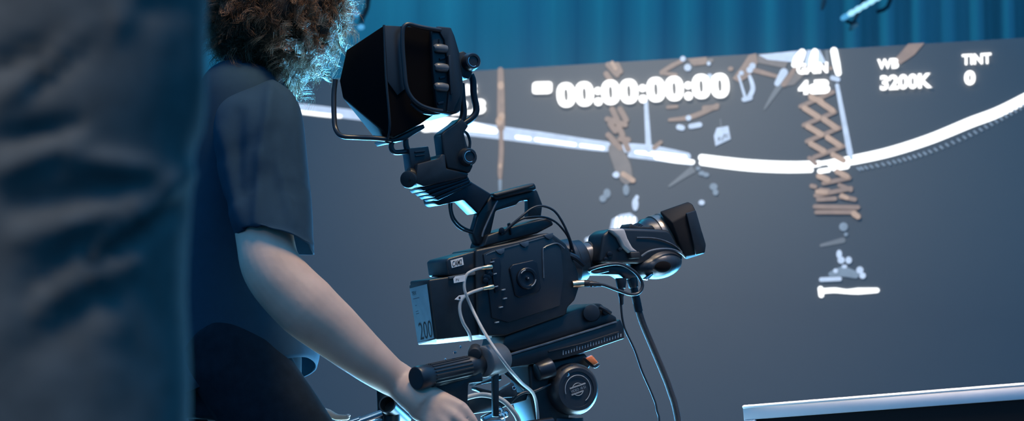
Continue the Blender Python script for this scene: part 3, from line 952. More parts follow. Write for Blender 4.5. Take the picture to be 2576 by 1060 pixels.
obj('cable_pair', mb, MT['cableb'], F)
# support under the hood
mb = MB()
mb.prism([(966, 352), (1000, 346), (1066, 312), (1070, 322), (1030, 346), (1024, 352), (974, 362)], 0.02, 0.08, 0.002)
mb.tube([R(986, 358, 0.03), R(984, 368, 0.03), R(988, 380, 0.03), R(1000, 384, 0.03), R(1040, 379, 0.03)], 0.0055, 10, 3)
mb.tube([R(1020, 350, 0.03), R(1021, 364, 0.03), R(1024, 376, 0.03)], 0.006, 10, 3)
obj('hood_bracket', mb, MT['black2'], F)
mb = MB().prism([(1029, 374), (1078, 368), (1085, 404), (1052, 412), (1048, 430), (1036, 428)], 0.015, 0.055, 0.002)
mb.prism([(1044, 381), (1070, 378), (1070, 382), (1044, 385)], 0.011, 0.02, 0.0008)
mb.prism([(1046, 391), (1070, 388), (1070, 391), (1046, 394)], 0.011, 0.02, 0.0008)
obj('shoe_bracket', mb, MT['black2'], F)
mb = MB().prism([(1110, 338), (1117, 330), (1145, 310), (1160, 296), (1180, 316), (1168, 334), (1176, 365), (1192, 388), (1190, 420), (1182, 436), (1126, 424), (1117, 392)], 0.0, 0.045, 0.004, 3)
sw = obj('swing_arm', mb, MT['black'], F)
mb = MB()
kc = R(1174, 396, 0.0)
mb.lathe(kc + RM * 0.02, kc - RM * 0.016, [(0, 0.019), (0.55, 0.019), (0.6, 0.0178), (0.9, 0.0172), (1.0, 0.0150), (1.0, 0.0108), (0.93, 0.0105), (0.93, 0.0)], 36)
kn = obj('hinge_knob', mb, MT['black2'], sw)
obj('knob_glint', MB().torus(kc - RM * 0.0155, RM, 0.0108, 0.0009, 2.6, 6.4), MT['chrome'], kn)  # partial chrome arc stands in for the highlight round the knob face
mb = MB()
kc = R(1184, 156, -0.004)
mb.lathe(kc + RM * 0.02, kc - RM * 0.014, [(0, 0.019), (0.55, 0.0190), (0.6, 0.0178), (0.9, 0.0172), (1.0, 0.0150), (1.0, 0.0108), (0.93, 0.0105), (0.93, 0.0)], 36)
kn = obj('hinge_knob', mb, MT['black2'], F)
obj('knob_glint', MB().torus(kc - RM * 0.0135, RM, 0.0108, 0.0009, 2.6, 5.4), MT['chrome'], kn)  # same painted highlight arc on the upper knob
obj('knob_block', MB().prism([(1152, 132), (1166, 128), (1176, 134), (1190, 178), (1186, 194), (1176, 200), (1160, 190)], 0.0, 0.04, 0.003), MT['black'], F)
mb = MB()
mb.tube([R(1160, 210, 0.015), R(1163, 250, 0.015), R(1166, 284, 0.015), R(1160, 304, 0.015), R(1144, 318, 0.015)], 0.0072, 12, 4)
mb.tube([R(1184, 188, 0.015), R(1190, 205, 0.015), R(1192, 240, 0.015), R(1198, 270, 0.015), R(1196, 286, 0.015), R(1184, 300, 0.015), R(1166, 312, 0.015)], 0.0068, 12, 4)
obj('support_tube', mb, MT['metal'], F)
obj('swing_cable', MB().tube([R(1166, 330, 0.03), R(1176, 338, 0.03), R(1182, 356, 0.03), R(1181, 374, 0.03)], 0.003, 8, 3), MT['cableb'], F)
mb = MB()
mb.prism([(1050, 412), (1104, 398), (1110, 388), (1120, 388), (1124, 424), (1180, 436), (1176, 446), (1066, 470), (1046, 462)], -0.002, 0.06, 0.003)
mb.cyl(R(1026, 452, 0.005), R(1058, 448, 0.055), 0.0175, 0.0175, 24, 0.003)
mb.cyl(R(1022, 446, 0.02), R(1044, 452, 0.02), 0.021, 0.020, 24, 0.004)
obj('hinge_block', mb, MT['black'], F)
mb = MB()
for k in range(4):
    y0 = 8 * k
    x0 = 12 * k
    mb.prism([(1058 + x0, 474 + y0), (1176 + 3 * k, 440 + y0 * 0.75), (1178 + 3 * k, 447 + y0 * 0.75), (1066 + x0, 481 + y0)], 0.01 + 0.003 * (k % 2), 0.075, 0.0015)
mb.prism([(1070, 466), (1174, 438), (1182, 462), (1108, 500), (1092, 494)], 0.02, 0.07, 0.002)
obj('rail_clamp', mb, MT['metal'], F)

# ------------------------------------------------------------------ tripod with fluid head
T = thing('camera_tripod', 'black tripod with round fluid head and orange lever under the camera', 'tripod', (R(1440, 1000, 0.07).x, R(1440, 1000, 0.07).y, 0))
mb = MB()
mb.prism([(1250, 905), (1277, 896), (1372, 868), (1552, 810), (1561, 803), (1570, 824), (1572, 852), (1474, 886), (1414, 904), (1322, 920), (1262, 930)], 0.0, 0.11, 0.003, 2)
pl = obj('slide_plate', mb, MT['black'], T)
obj('plate_edge', MB().prism([(1277, 892), (1372, 864), (1552, 808), (1553, 812), (1372, 869), (1278, 897)], -0.004, 0.004, 0.0008), MT['edge'], pl)
mb = MB()
for k in range(22):
    x = 1416 + 6.9 * k
    y = 894 - 2.18 * k
    mb.prism([(x, y), (x + 2, y - 0.6), (x + 2, y - 8 - (k % 5 == 0) * 4), (x, y - 7.4 - (k % 5 == 0) * 4)], -0.0008, 0.001, 0.0)
obj('scale_marks', mb, MT['mark'], pl, 0)
mb = MB().tube([R(1380, 886, -0.002), R(1470, 864, -0.002), R(1556, 836, -0.002)], 0.0018, 6, 1)
obj('plate_groove', mb, MT['metal'], pl)
mb = MB().prism([(1330, 918), (1414, 903), (1474, 888), (1488, 920), (1440, 990), (1430, 1075), (1352, 1075), (1336, 1000)], 0.02, 0.12, 0.006, 3)
obj('head_body', mb, MT['black'], T)
dc = R(1447, 980, 0.0)
mb = MB().lathe(dc + RM * 0.11, dc - RM * 0.012, [(0, 0.050), (0.1, 0.0535), (0.8, 0.0535), (0.9, 0.052), (0.97, 0.047), (1, 0.043), (1, 0.036), (0.985, 0.0355), (0.985, 0)], 64)
dr = obj('drag_drum', mb, MT['black2'], T)
fc = dc - RM * 0.0125
obj('logo_ring', MB().torus(fc, RM, 0.0285, 0.0008, -1.9, 2.5, 60), MT['mark'], dr)
mb = MB()
ru = (RA * math.cos(0.3) + V((0, 0, 1)) * math.sin(0.3))
rv = RM.cross(ru)
if rv.z < 0:
    rv = -rv
mb.torus(fc, RM, 0.0125, 0.0007, 0.45, 2.7, 30, 6, up=-ru)
mb.torus(fc, RM, 0.0125, 0.0007, 0.45, 2.7, 30, 6, up=ru)
for s_ in (1, -1):
    for q in (0.0058, 0.0074):
        mb.tube([fc - ru * (0.017) + rv * q * s_, fc + ru * (0.020 if s_ > 0 else 0.011) + rv * q * s_], 0.0006, 6, 1)
obj('logo_bars', mb, MT['mark'], dr)
text('logo_lettering', 'VIDEO 18 S1', MT['mark'], dr, fc - RM * 0.0006 - ru * 0.0165 - rv * 0.0027, ru, rv, 0.034, 0.0055, 0.0)
mb = MB().prism([(1414, 930), (1440, 916), (1452, 924), (1426, 958), (1416, 980), (1408, 960)], -0.006, 0.03, 0.003)
mb.cyl(R(1350, 938, 0.0), R(1388, 926, 0.0), 0.018, 0.022, 24, 0.003)
obj('tilt_lock', mb, MT['metal'], T)
mb = MB().lathe(R(1426, 943, -0.006), R(1426, 943, -0.011), [(0, 0.005), (0.8, 0.005), (1, 0.004), (1, 0.002), (0.6, 0.0018), (0.6, 0)], 20)
obj('head_screw', mb, MT['chrome'], T)
mb = MB().hull([R(1474, 904, -0.008), R(1488, 896, -0.008), R(1506, 914, -0.008), R(1494, 920, -0.008), R(1472, 900, 0.012), R(1488, 892, 0.012), R(1504, 912, 0.012), R(1492, 918, 0.012)], 0.002)
lv = obj('release_lever', mb, MT['orange'], T, label='orange plastic lever')
obj('lever_base', MB().tube([R(1468, 900, 0.002), R(1484, 916, 0.002), R(1496, 924, 0.002), R(1506, 917, 0.002)], 0.003, 8, 3), MT['black2'], lv)
# bowl and legs down to the floor
tb = R(1400, 1075, 0.07)
obj('bowl', MB().lathe(V((tb.x, tb.y, tb.z + 0.02)), V((tb.x, tb.y, tb.z - 0.12)), [(0, 0.055), (0.3, 0.06), (0.5, 0.05), (1, 0.03)], 32, 0.001), MT['metal'], T)
for k in range(3):
    a_ = TH + 2 * PI * k / 3 + 0.4
    d_ = V((math.cos(a_), math.sin(a_), 0))
    top = V((tb.x, tb.y, tb.z - 0.05)) + d_ * 0.05
    ft = V((tb.x, tb.y, 0.03)) + d_ * 0.48
    mb = MB()
    s_ = V((-d_.y, d_.x, 0)) * 0.02
    mb.tube([top + s_, top * 0.45 + ft * 0.55 + s_], 0.011, 12, 1)
    mb.tube([top - s_, top * 0.45 + ft * 0.55 - s_], 0.011, 12, 1)
    mb.tube([top * 0.6 + ft * 0.4, ft], 0.013, 12, 1)
    lg = obj('leg', mb, MT['metal'], T)
    obj('leg_foot', MB().ball(V((ft.x, ft.y, 0.026)), 0.026), MT['rubber'], lg)

# ------------------------------------------------------------------ zoom control grip on its bar
G = thing('zoom_control', 'ribbed black zoom grip with a blunt round end above the hand', 'camera control', R(1210, 960, -0.03 - 0.07))
ga, gb = R(1046, 953, -0.075 - 0.07), R(1216, 916, -0.02 - 0.07)
obj('grip', MB().lathe(ga, gb, [(0, 0.019), (0.0, 0.0215), (0.02, 0.0228), (0.14, 0.0228), (0.16, 0.0212), (0.75, 0.0212), (0.77, 0.0226), (0.84, 0.0226), (0.9, 0.020), (1.0, 0.020)], 40, 0.0008), MT['black2'], G)
mb = MB()
d = (gb - ga).normalized()
n_ = (V((0, 0, 1)) - d * d.z).normalized()
b_ = d.cross(n_)
for k in range(20):
    a_ = k / 20 * 2 * PI
    v_ = n_ * math.sin(a_) + b_ * math.cos(a_)
    mb.tube([ga + (gb - ga) * 0.20 + v_ * 0.0212, ga + (gb - ga) * 0.74 + v_ * 0.0212], 0.0018, 6, 1)
obj('grip_rib', mb, MT['rubber'], G)
obj('adjust_knob', MB().lathe(R(1194, 892, -0.045 - 0.07), R(1196, 880, 0.0 - 0.07), [(0, 0.011), (0.1, 0.0135), (0.8, 0.0135), (1, 0.011)], 24, 0.0006), MT['rubber'], G)
ca, cb = R(1205, 912, -0.04 - 0.07), R(1268, 900, 0.0 - 0.07)
obj('clamp', MB().lathe(R(1212, 912, -0.03 - 0.07), R(1262, 902, 0.0 - 0.07), [(0, 0.024), (0.02, 0.030), (0.12, 0.031), (0.88, 0.031), (0.95, 0.028), (1, 0.02)], 36, 0.0008), MT['grey'], G)
mb = MB().prism([(1080, 976), (1100, 950), (1190, 930), (1216, 940), (1216, 962), (1180, 966), (1178, 1020), (1166, 1026), (1130, 1000)], -0.045 - 0.07, -0.01 - 0.07, 0.004)
mb.prism([(1242, 938), (1256, 940), (1256, 1050), (1244, 1050)], -0.03 - 0.07, -0.015 - 0.07, 0.002)
obj('mount_bracket', mb, MT['black'], G)
mb = MB()
for x, y, r in ((1144, 886, 5), (1158, 873, 3.6), (1120, 905, 3)):
    mb.lathe(R(x, y + 5, -0.05 - 0.07), R(x, y - 3, -0.05 - 0.07), [(0, r * M * 0.7), (0.5, r * M), (0.8, r * M), (1, r * M * 0.4)], 16)
obj('thumb_screw', mb, MT['chrome'], G)
mb = MB()
for x, y, r in ((1102, 968, 7), (1126, 973, 8)):
    mb.ball(R(x, y, -0.035 - 0.07), r * M, 0.006, r * M * 0.7)
obj('button', mb, MT['grey'], G)

# pan bar the operator holds
pb0, pb1 = R(1388, 1062, -0.01), R(1056, 1112, -0.085)
PB = thing('pan_bar', 'slim black pan bar gripped by the operator in front', 'camera control', pb0)
obj('bar', MB().tube([pb0, pb0 * 0.5 + pb1 * 0.5, pb1], 0.0095, 16, 2), MT['metal'], PB)
obj('foam_grip', MB().lathe(pb0 * 0.42 + pb1 * 0.58, pb1, [(0, 0.012), (0.04, 0.0145), (0.95, 0.0145), (1, 0.012)], 24), MT['rubber'], PB)
mb = MB().prism([(1255, 983), (1292, 962), (1304, 990), (1296, 1000), (1256, 1003)], -0.02, 0.0, 0.003)
bp_ = obj('bar_bracket', mb, MT['black2'], PB)
obj('bracket_screw', MB().torus(R(1293, 977, -0.022), RM, 0.0035, 0.0008), MT['chrome'], bp_)

# bracket arms, plates and clamp under the head
X = thing('accessory_bracket', 'angled black bracket arms below the camera left of the fluid head', 'bracket', R(1230, 1050, 0.03))
obj('bracket_arm', MB().tube([R(1262, 930, 0.01), R(1320, 978, 0.01)], 0.0045, 12, 1), MT['black2'], X)
obj('bracket_arm', MB().prism([(1200, 966), (1262, 944), (1262, 956), (1192, 972)], 0.02, 0.05, 0.002), MT['black'], X)
obj('bracket_arm', MB().prism([(1200, 974), (1262, 990), (1300, 976), (1300, 988), (1260, 1002), (1200, 982)], 0.02, 0.05, 0.002), MT['black'], X)
mb = MB().prism([(1178, 1000), (1260, 984), (1330, 990), (1326, 1008), (1284, 1020), (1240, 1036), (1180, 1044)], 0.03, 0.06, 0.004)
obj('bracket_plate', mb, MT['black'], X)
mb = MB().prism([(1216, 1050), (1262, 1028), (1276, 1036), (1272, 1062), (1220, 1064)], 0.0, 0.02, 0.003)
for x, y in ((1256, 1032), (1270, 1042), (1262, 1046)):
    mb.ball(R(x, y, 0.0), 0.008)
obj('clamp_jaw', mb, MT['chrome'], X)

# hollow rod socket low between the hands
rcx = P(979, 1022, 3.93)
Q = thing('rod_socket', 'black tubular rod socket with an open end under the operator wrist', 'camera rod', P(979, 1075, 3.95))
axq = V((-0.25, -0.9, 0.30)).normalized()
q0 = rcx + axq * 0.012
prof = [(0, 0.0175), (0.02, 0.0182), (1, 0.0178)]
mb = MB()
mb.lathe(q0, q0 - axq * 0.10, [(0.3, 0.0), (0.3, 0.0145), (0.0, 0.0148), (0.0, 0.0176), (0.05, 0.0182), (1, 0.0182)], 36)
obj('socket_tube', mb, MT['metal'], Q)
mb = MB().tube([P(966, 975, 3.97), P(968, 1010, 3.97), P(970, 1090, 3.97)], 0.0155, 16, 2)
mb.tube([P(985, 1040, 3.95), P(985, 1090, 3.95)], 0.017, 16, 1)
obj('socket_post', mb, MT['black'], Q)
mb = MB()
mb.tube([P(876, 1064, 3.97), P(909, 1053, 3.97)], 0.005, 12, 1)
mb.tube([P(906, 1060, 3.95), P(962, 1040, 3.95)], 0.0075, 12, 1)
mb.tube([P(900, 1075, 3.96), P(962, 1056, 3.96)], 0.005, 12, 1)
obj('rod', mb, MT['chrome'], Q)

# ------------------------------------------------------------------ cables
def cable(name, label, pts, r, m, extra=None):
    b_ = pts[-1]
    t = thing(name, label, 'cable', b_)
    obj('jacket', MB().tube(pts, r, 12, 8), m, t)
    return t
c1 = cable('video_cable', 'longer grey video cable with upper white flag crossing the battery side', [R(1226, 674, -0.014), R(1205, 676, -0.020), R(1186, 683, -0.024), R(1174, 692, -0.026), R(1168, 712, -0.026), R(1171, 738, -0.026), R(1190, 782, -0.026), R(1216, 832, -0.070), R(1246, 880, -0.150), R(1282, 930, -0.150), R(1312, 964, -0.11), R(1342, 992, -0.05), R(1352, 1040, -0.01), R(1354, 1100, 0.0)], 0.0031, MT['cable'])
obj('connector', MB().lathe(R(1236, 672, -0.012), R(1210, 675, -0.018), [(0, 0.005), (0.4, 0.005), (0.45, 0.0042), (1, 0.0036)], 16), MT['gold'], c1)
fl = obj('flag', MB().prism([(1141, 702), (1146, 696), (1170, 692), (1171, 708), (1142, 713)], -0.029, -0.0275, 0.0002, 1), MT['paper'], c1, label='white paper flag')
text('flag_mark', 'PV', MT['ink'], fl, R(1147, 709, -0.0295), (R(1160, 707, -0.0295) - R(1147, 709, -0.0295)).normalized(), V((0, 0, 1)), 9 * M, 7 * M, -0.01)
c2 = cable('video_cable', 'shorter grey video cable with lower white flag hanging on the battery', [R(1232, 723, -0.014), R(1210, 728, -0.018), R(1184, 737, -0.022), R(1168, 747, -0.024), R(1158, 762, -0.024), R(1157, 785, -0.024), R(1165, 812, -0.024), R(1180, 838, -0.02), R(1184, 856, -0.004)], 0.0033, MT['cable'])
obj('connector', MB().lathe(R(1240, 722, -0.012), R(1214, 727, -0.018), [(0, 0.005), (0.4, 0.005), (0.45, 0.0042), (1, 0.0036)], 16), MT['gold'], c2)
fl = obj('flag', MB().prism([(1144, 754), (1155, 744), (1172, 741), (1164, 757)], -0.027, -0.0255, 0.0002, 1), MT['paper'], c2, label='white paper flag')
text('flag_mark', '1', MT['ink'], fl, R(1154, 753, -0.0275), RA, V((0, 0, 1)), 5 * M, 6 * M, -0.01)
c3 = cable('lens_cable', 'black lens cable looping below the lens from a gold plug', [R(1462, 714, -0.004), R(1490, 714, -0.012), R(1520, 718, -0.014), R(1555, 731, -0.018), R(1585, 741, -0.020), R(1606, 738, -0.020), R(1616, 722, -0.020), R(1612, 704, -0.020), R(1596, 684, -0.020), R(1570, 668, -0.018), R(1545, 664, -0.016), R(1510, 670, -0.016), R(1486, 678, -0.010), R(1484, 683, 0.0), R(1500, 686, 0.008), R(1530, 680, 0.012)], 0.0034, MT['cableb'])
obj('connector', MB().lathe(R(1440, 716, 0.0), R(1470, 713, -0.004), [(0, 0.007), (0.3, 0.007), (0.35, 0.0078), (1, 0.007)], 20), MT['gold'], c3)
obj('strain_relief', MB().lathe(R(1468, 713, -0.004), R(1512, 717, -0.013), [(0, 0.007), (0.3, 0.0072), (0.35, 0.006), (0.5, 0.0066), (0.55, 0.0054), (0.7, 0.006), (0.75, 0.005), (1, 0.004)], 16), MT['rubber'], c3)
c4 = cable('control_cable', 'thin black cable falling below the lens, left of the thick one', [R(1562, 736, 0.02), R(1562, 766, 0.02), R(1570, 822, 0.02), R(1597, 882, 0.02), R(1615, 934, 0.02), R(1641, 994, 0.02), R(1652, 1030, 0.02), R(1655, 1100, 0.02), R(1600, 1400, 0.02), R(1570, 1900, 0.02)], 0.0023, MT['cableb'])
obj('plug', MB().lathe(R(1561, 722, 0.02), R(1564, 768, 0.02), [(0, 0.0068), (0.5, 0.0062), (0.55, 0.005), (0.95, 0.0042), (1, 0.003)], 18), MT['black2'], c4)
c5 = cable('sleeved_cable', 'thick braided black cable falling to the floor under the lens', [R(1594, 722, 0.03), R(1598, 752, 0.03), R(1606, 780, 0.03), R(1617, 815, 0.03), R(1640, 870, 0.03), R(1664, 927, 0.03), R(1686, 984, 0.03), R(1706, 1060, 0.03), R(1740, 1300, 0.03), R(1720, 1880, 0.03)], 0.0070, MT['sleeve'])
obj('plug', MB().lathe(R(1594, 722, 0.03), R(1607, 784, 0.03), [(0, 0.0078), (0.4, 0.0082), (0.5, 0.0086), (1, 0.0086)], 20), MT['metal'], c5)
c6 = cable('handle_cable', 'upper thin black cable arching from handle to lens mount', [R(1262, 590, 0.02), R(1284, 569, 0.015), R(1312, 545, 0.01), R(1340, 524, 0.01), R(1366, 519, 0.01), R(1394, 531, 0.01), R(1414, 558, 0.01), R(1430, 592, 0.012), R(1440, 622, 0.016), R(1447, 646, 0.02)], 0.0025, MT['cableb'])
c7 = cable('handle_cable', 'lower thin black cable bowing over the camera top beside the upper arch', [R(1268, 588, 0.02), R(1290, 566, 0.02), R(1314, 551, 0.02), R(1345, 546, 0.02), R(1374, 548, 0.02), R(1400, 561, 0.02), R(1424, 588, 0.02), R(1434, 612, 0.02), R(1436, 640, 0.022)], 0.0023, MT['cableb'])
c8 = cable('viewfinder_cable', 'double black cable drooping from viewfinder plate to the handle post', [R(1131, 505, 0.05), R(1131, 525, 0.05), R(1138, 553, 0.05), R(1156, 574, 0.05), R(1180, 584, 0.05), R(1200, 588, 0.055)], 0.0024, MT['cableb'])
obj('jacket', MB().tube([R(1136, 505, 0.06), R(1136, 528, 0.06), R(1143, 550, 0.06), R(1160, 569, 0.06), R(1182, 580, 0.06), R(1200, 584, 0.06)], 0.0024, 12, 8), MT['cableb'], c8)
c9 = cable('accessory_hose', 'thick grey cable arching down beside the operator knuckles', [R(1170, 1003, -0.02), R(1190, 997, -0.022), R(1214, 994, -0.025), R(1242, 999, -0.03), R(1268, 1011, -0.03), R(1290, 1034, -0.03), R(1306, 1064, -0.02), R(1316, 1120, 0.0)], 0.0052, MT['cable'])
c10 = cable('accessory_cable', 'thin dark cable arched between bracket plate and fluid head', [R(1280, 1024, -0.01), R(1286, 1012, -0.012), R(1300, 998, -0.014), R(1320, 988, -0.014), R(1342, 986, -0.012), R(1366, 976, -0.008), R(1384, 968, 0.0)], 0.0026, MT['cableb'])

# ------------------------------------------------------------------ people
def ering(c, u, v, ru, rv, n=40, p=2.2):
    r = []
    for k in range(n):
        a_ = 2 * PI * k / n
        cu, sv = math.cos(a_), math.sin(a_)
        r.append(c + u * (math.copysign(abs(cu) ** (2 / p), cu) * ru) + v * (math.copysign(abs(sv) ** (2 / p), sv) * rv))
    return r

def head_into(mb, c, f, s=1.0):
    """skull, jaw, nose, brow, lips and ears around centre c, facing f"""
    f = f.normalized()
    side = f.cross(V((0, 0, 1))).normalized()
    up = side.cross(f).normalized()
    rot = Matrix((f, side, up)).transposed()
    q = lambda a, b_, d_: c + f * a * s + side * b_ * s + up * d_ * s
    mb.ball(q(-0.008, 0, 0.025), 0.098 * s, 0.076 * s, 0.092 * s, rot)
    mb.ball(q(0.022, 0, -0.035), 0.066 * s, 0.060 * s, 0.078 * s, rot)
    mb.ball(q(0.055, 0, -0.088), 0.030 * s, 0.030 * s, 0.022 * s, rot)
    mb.tube([q(0.080, 0, 0.018), q(0.094, 0, -0.006), q(0.104, 0, -0.024)], [0.009 * s, 0.011 * s, 0.014 * s], 10, 3)
    for k in (-1, 1):
        mb.ball(q(0.094, 0.012 * k, -0.028), 0.010 * s, 0.009 * s, 0.008 * s, rot)
        mb.ball(q(-0.005, 0.078 * k, -0.008), 0.020 * s, 0.008 * s, 0.032 * s, rot)
        mb.ball(q(0.076, 0.032 * k, 0.026), 0.014 * s, 0.026 * s, 0.008 * s, rot)
    mb.ball(q(0.083, 0, -0.053), 0.010 * s, 0.024 * s, 0.006 * s, rot)
    mb.ball(q(0.081, 0, -0.064), 0.010 * s, 0.021 * s, 0.007 * s, rot)
    return q

def hand_into(mb, wrist, knuckles, fingers, thumb, pr=0.016):
    """palm and five separate bent fingers; fingers = four joint chains"""
    for kx in knuckles:
        mb.tube([wrist, wrist * 0.5 + kx * 0.5, kx], [0.021, pr, 0.0118], 12, 4)
    for i in range(3):
        a_, b_ = knuckles[i], knuckles[i + 1]
        mb.tube([wrist * 0.35 + (a_ + b_) * 0.325, a_ * 0.48 + b_ * 0.48 + wrist * 0.04], [pr, 0.011], 10, 1)
    for k, (kx, ch) in enumerate(zip(knuckles, fingers)):
        base = [0.0098, 0.0100, 0.0096, 0.0084][k]
        pts = [kx] + ch
        rs = [base * (1.08 - 0.13 * i) for i in range(len(pts))]
        mb.tube(pts, rs, 12, 3)
        mb.ball(pts[-1], rs[-1])
    rs = [0.0165, 0.0125, 0.0108, 0.0092][:len(thumb)]
    mb.tube(thumb, rs, 12, 4)
    mb.ball(thumb[-1], rs[-1])

def wrinkle(o, amp, fx, direction, seed=0.0, fine=0.25, ymask=None):
    """cloth folds pushed along the normals"""
    me = o.data
    nr = [v.normal.copy() for v in me.vertices]
    for v, n_ in zip(me.vertices, nr):
        w = v.co + ORG[o.name]
        a_ = w.dot(direction)
        q = w - direction * a_
        h = noise.noise(V((a_ * fx, q.x * fx * 0.22 + seed, q.z * fx * 0.22 + q.y * fx * 0.22)))
        h2 = noise.noise(w * fx * 1.2 + V((seed, 4, 1)))
        h = (1 - abs(h) * 2) * 0.6 + h2 * fine
        v.co += n_ * (amp * h * (ymask(w) if ymask else 1.0))
    me.update()

def pix(w):
    d = w - CAMP
    z = d.dot(FWD)
    return W / 2 + FPX * d.x / z, H / 2 - FPX * d.dot(UPV) / z

def folds(o, segs, side=V((0, -1, 0))):
    """cloth ridges (positive height) and creases (negative) along the given lines, on the side facing the camera"""
    me = o.data
    nr = [v.normal.copy() for v in me.vertices]
    for v, n_ in zip(me.vertices, nr):
        if n_.dot(side) < -0.1:
            continue
        x, y = pix(v.co + ORG[o.name])
        h = 0.0
        for (x0, y0), (x1, y1), wd_, a_ in segs:
            dx, dy = x1 - x0, y1 - y0
            L2 = dx * dx + dy * dy
            t = ((x - x0) * dx + (y - y0) * dy) / L2
            tc_ = max(0.0, min(1.0, t))
            q = math.hypot(x - x0 - dx * tc_, y - y0 - dy * tc_) / wd_
            if q < 3:
                h += a_ * math.exp(-q * q) * (0.4 + 0.6 * math.sin(PI * (0.15 + 0.7 * tc_)))
        v.co += n_ * h
    me.update()

def subdiv(o, lv=1):
    md = o.modifiers.new('s', 'SUBSURF')
    md.levels = md.render_levels = lv
    dg = bpy.context.evaluated_depsgraph_get()
    me = bpy.data.meshes.new_from_object(o.evaluated_get(dg), depsgraph=dg)
    o.modifiers.clear()
    old = o.data
    o.data = me
    bpy.data.meshes.remove(old)

def solid(o, t):
    md = o.modifiers.new('t', 'SOLIDIFY')
    md.thickness = t
    md.offset = -1

# ---- operator
OP = thing('person', 'camera operator with curly brown hair in a navy t-shirt', 'person', (P(640, 900, 4.12).x, 4.12, 0))
f_op = V((0.93, 0.36, 0))
Hc = P(690, 10, 4.08)
shR, shL = P(655, 290, 3.91), P(640, 290, 4.30)
elR, wrR = P(678, 672, 3.76), P(1012, 965, 3.83)
elL, wrL = P(600, 760, 4.36), P(722, 1056, 4.24)
hipR, hipL = P(590, 1000, 4.02), P(590, 1000, 4.22)
knR, knL = P(830, 1330, 3.96), P(640, 1480, 4.24)
anR, anL = V((-0.36, 3.98, 0.09)), V((-0.62, 4.30, 0.09))
mb = MB()
qh = head_into(mb, Hc, f_op)
mb.tube([Hc + V((0, 0, -0.06)), P(625, 170, 4.10), P(610, 240, 4.10)], [0.055, 0.058, 0.075], 18, 4)
side = f_op.cross(V((0, 0, 1))).normalized()
for (px, py, rf, rs_) in ((0, 0, 0, 0),):
    pass
tor = [(610, 210, 0.06, 0.10), (612, 260, 0.075, 0.15), (612, 400, 0.10, 0.165), (612, 600, 0.105, 0.15), (605, 800, 0.10, 0.14), (598, 950, 0.10, 0.145), (592, 1050, 0.09, 0.13)]
mb.loft([ering(P(x, y, 4.10), f_op, side, a_, b_) for x, y, a_, b_ in tor])
for s_, e_, w_, k in ((shR, elR, wrR, 1.0), (shL, elL, wrL, 0.9)):
    if k == 1.0:
        mb.tube([s_, P(652, 460, 3.83), P(668, 612, 3.775), P(692, 688, 3.758), P(770, 772, 3.76), P(840, 832, 3.78), P(915, 896, 3.80), P(975, 943, 3.82), w_], [0.046, 0.055, 0.055, 0.0575, 0.0605, 0.054, 0.0445, 0.0365, 0.0325], 24, 6)
    else:
        mb.tube([s_, s_ * 0.5 + e_ * 0.5, e_, e_ * 0.6 + w_ * 0.4, w_], [0.055, 0.05, 0.043, 0.044, 0.028], 18, 5)
for h_, k_, a_ in ((hipR, knR, anR), (hipL, knL, anL)):
    mb.tube([h_, h_ * 0.5 + k_ * 0.5, k_, k_ * 0.6 + a_ * 0.4, a_, a_ + V((0.03, 0.0, -0.05))], [0.070, 0.072, 0.052, 0.052, 0.036, 0.035], 18, 5)
    mb.tube([a_ + V((-0.04, 0, -0.05)), a_ + V((0.08, 0.02, -0.055)), a_ + V((0.17, 0.05, -0.062))], [0.035, 0.036, 0.024], 14, 4)
# right hand closed over the pan bar
bar = lambda t: pb0 * (1 - t) + pb1 * t
kn_ = [P(1166, 1028, 3.775), P(1150, 1052, 3.765), P(1128, 1072, 3.765), P(1104, 1090, 3.770)]
fing = []
for k in range(4):
    kx = kn_[k]
    ln = [1.0, 1.08, 1.0, 0.82][k]
    fing.append([kx + V((0.022, 0.004, -0.032)) * ln, kx + V((0.012, 0.034, -0.050)) * ln, kx + V((-0.012, 0.044, -0.042)) * ln])
th_ = [P(1040, 985, 3.80), P(1076, 990, 3.815), P(1118, 1004, 3.845), P(1150, 1022, 3.85)]
hand_into(mb, wrR, kn_, fing, th_, 0.0185)
mb.ball(P(1075, 1022, 3.795), 0.040, 0.024, 0.034)
mb.tube([wrR + V((-0.02, 0, 0.014)), wrR, P(1042, 990, 3.81), P(1075, 1018, 3.80)], [0.034, 0.0345, 0.037, 0.036], 18, 4)
# left hand, index finger reaching out
knl = [P(786, 1046, 4.22), P(784, 1060, 4.21), P(780, 1074, 4.21), P(776, 1088, 4.22)]
fl_ = [[P(818, 1037, 4.20), P(846, 1050, 4.18), P(874, 1051, 4.16)]]
for k in range(3):
    kx = knl[k + 1]
    fl_.append([kx + V((0.03, -0.008, -0.016)), kx + V((0.036, 0.004, -0.040)), kx + V((0.014, 0.016, -0.046))])
hand_into(mb, wrL, knl, fl_, [P(736, 1046, 4.25), P(752, 1050, 4.26), P(772, 1062, 4.26), P(788, 1070, 4.26)], 0.014)
remeshed('body', mb, 0.0036, MT['skin'], OP, 8)
obj('fingernail', MB().ball(P(876, 1046, 4.158), 0.005, 0.004, 0.003), MT['nail'], OP)
for k in (-1, 1):
    obj('eye', MB().ball(qh(0.079, 0.032 * k, 0.006), 0.0125), MT['eye'], OP)

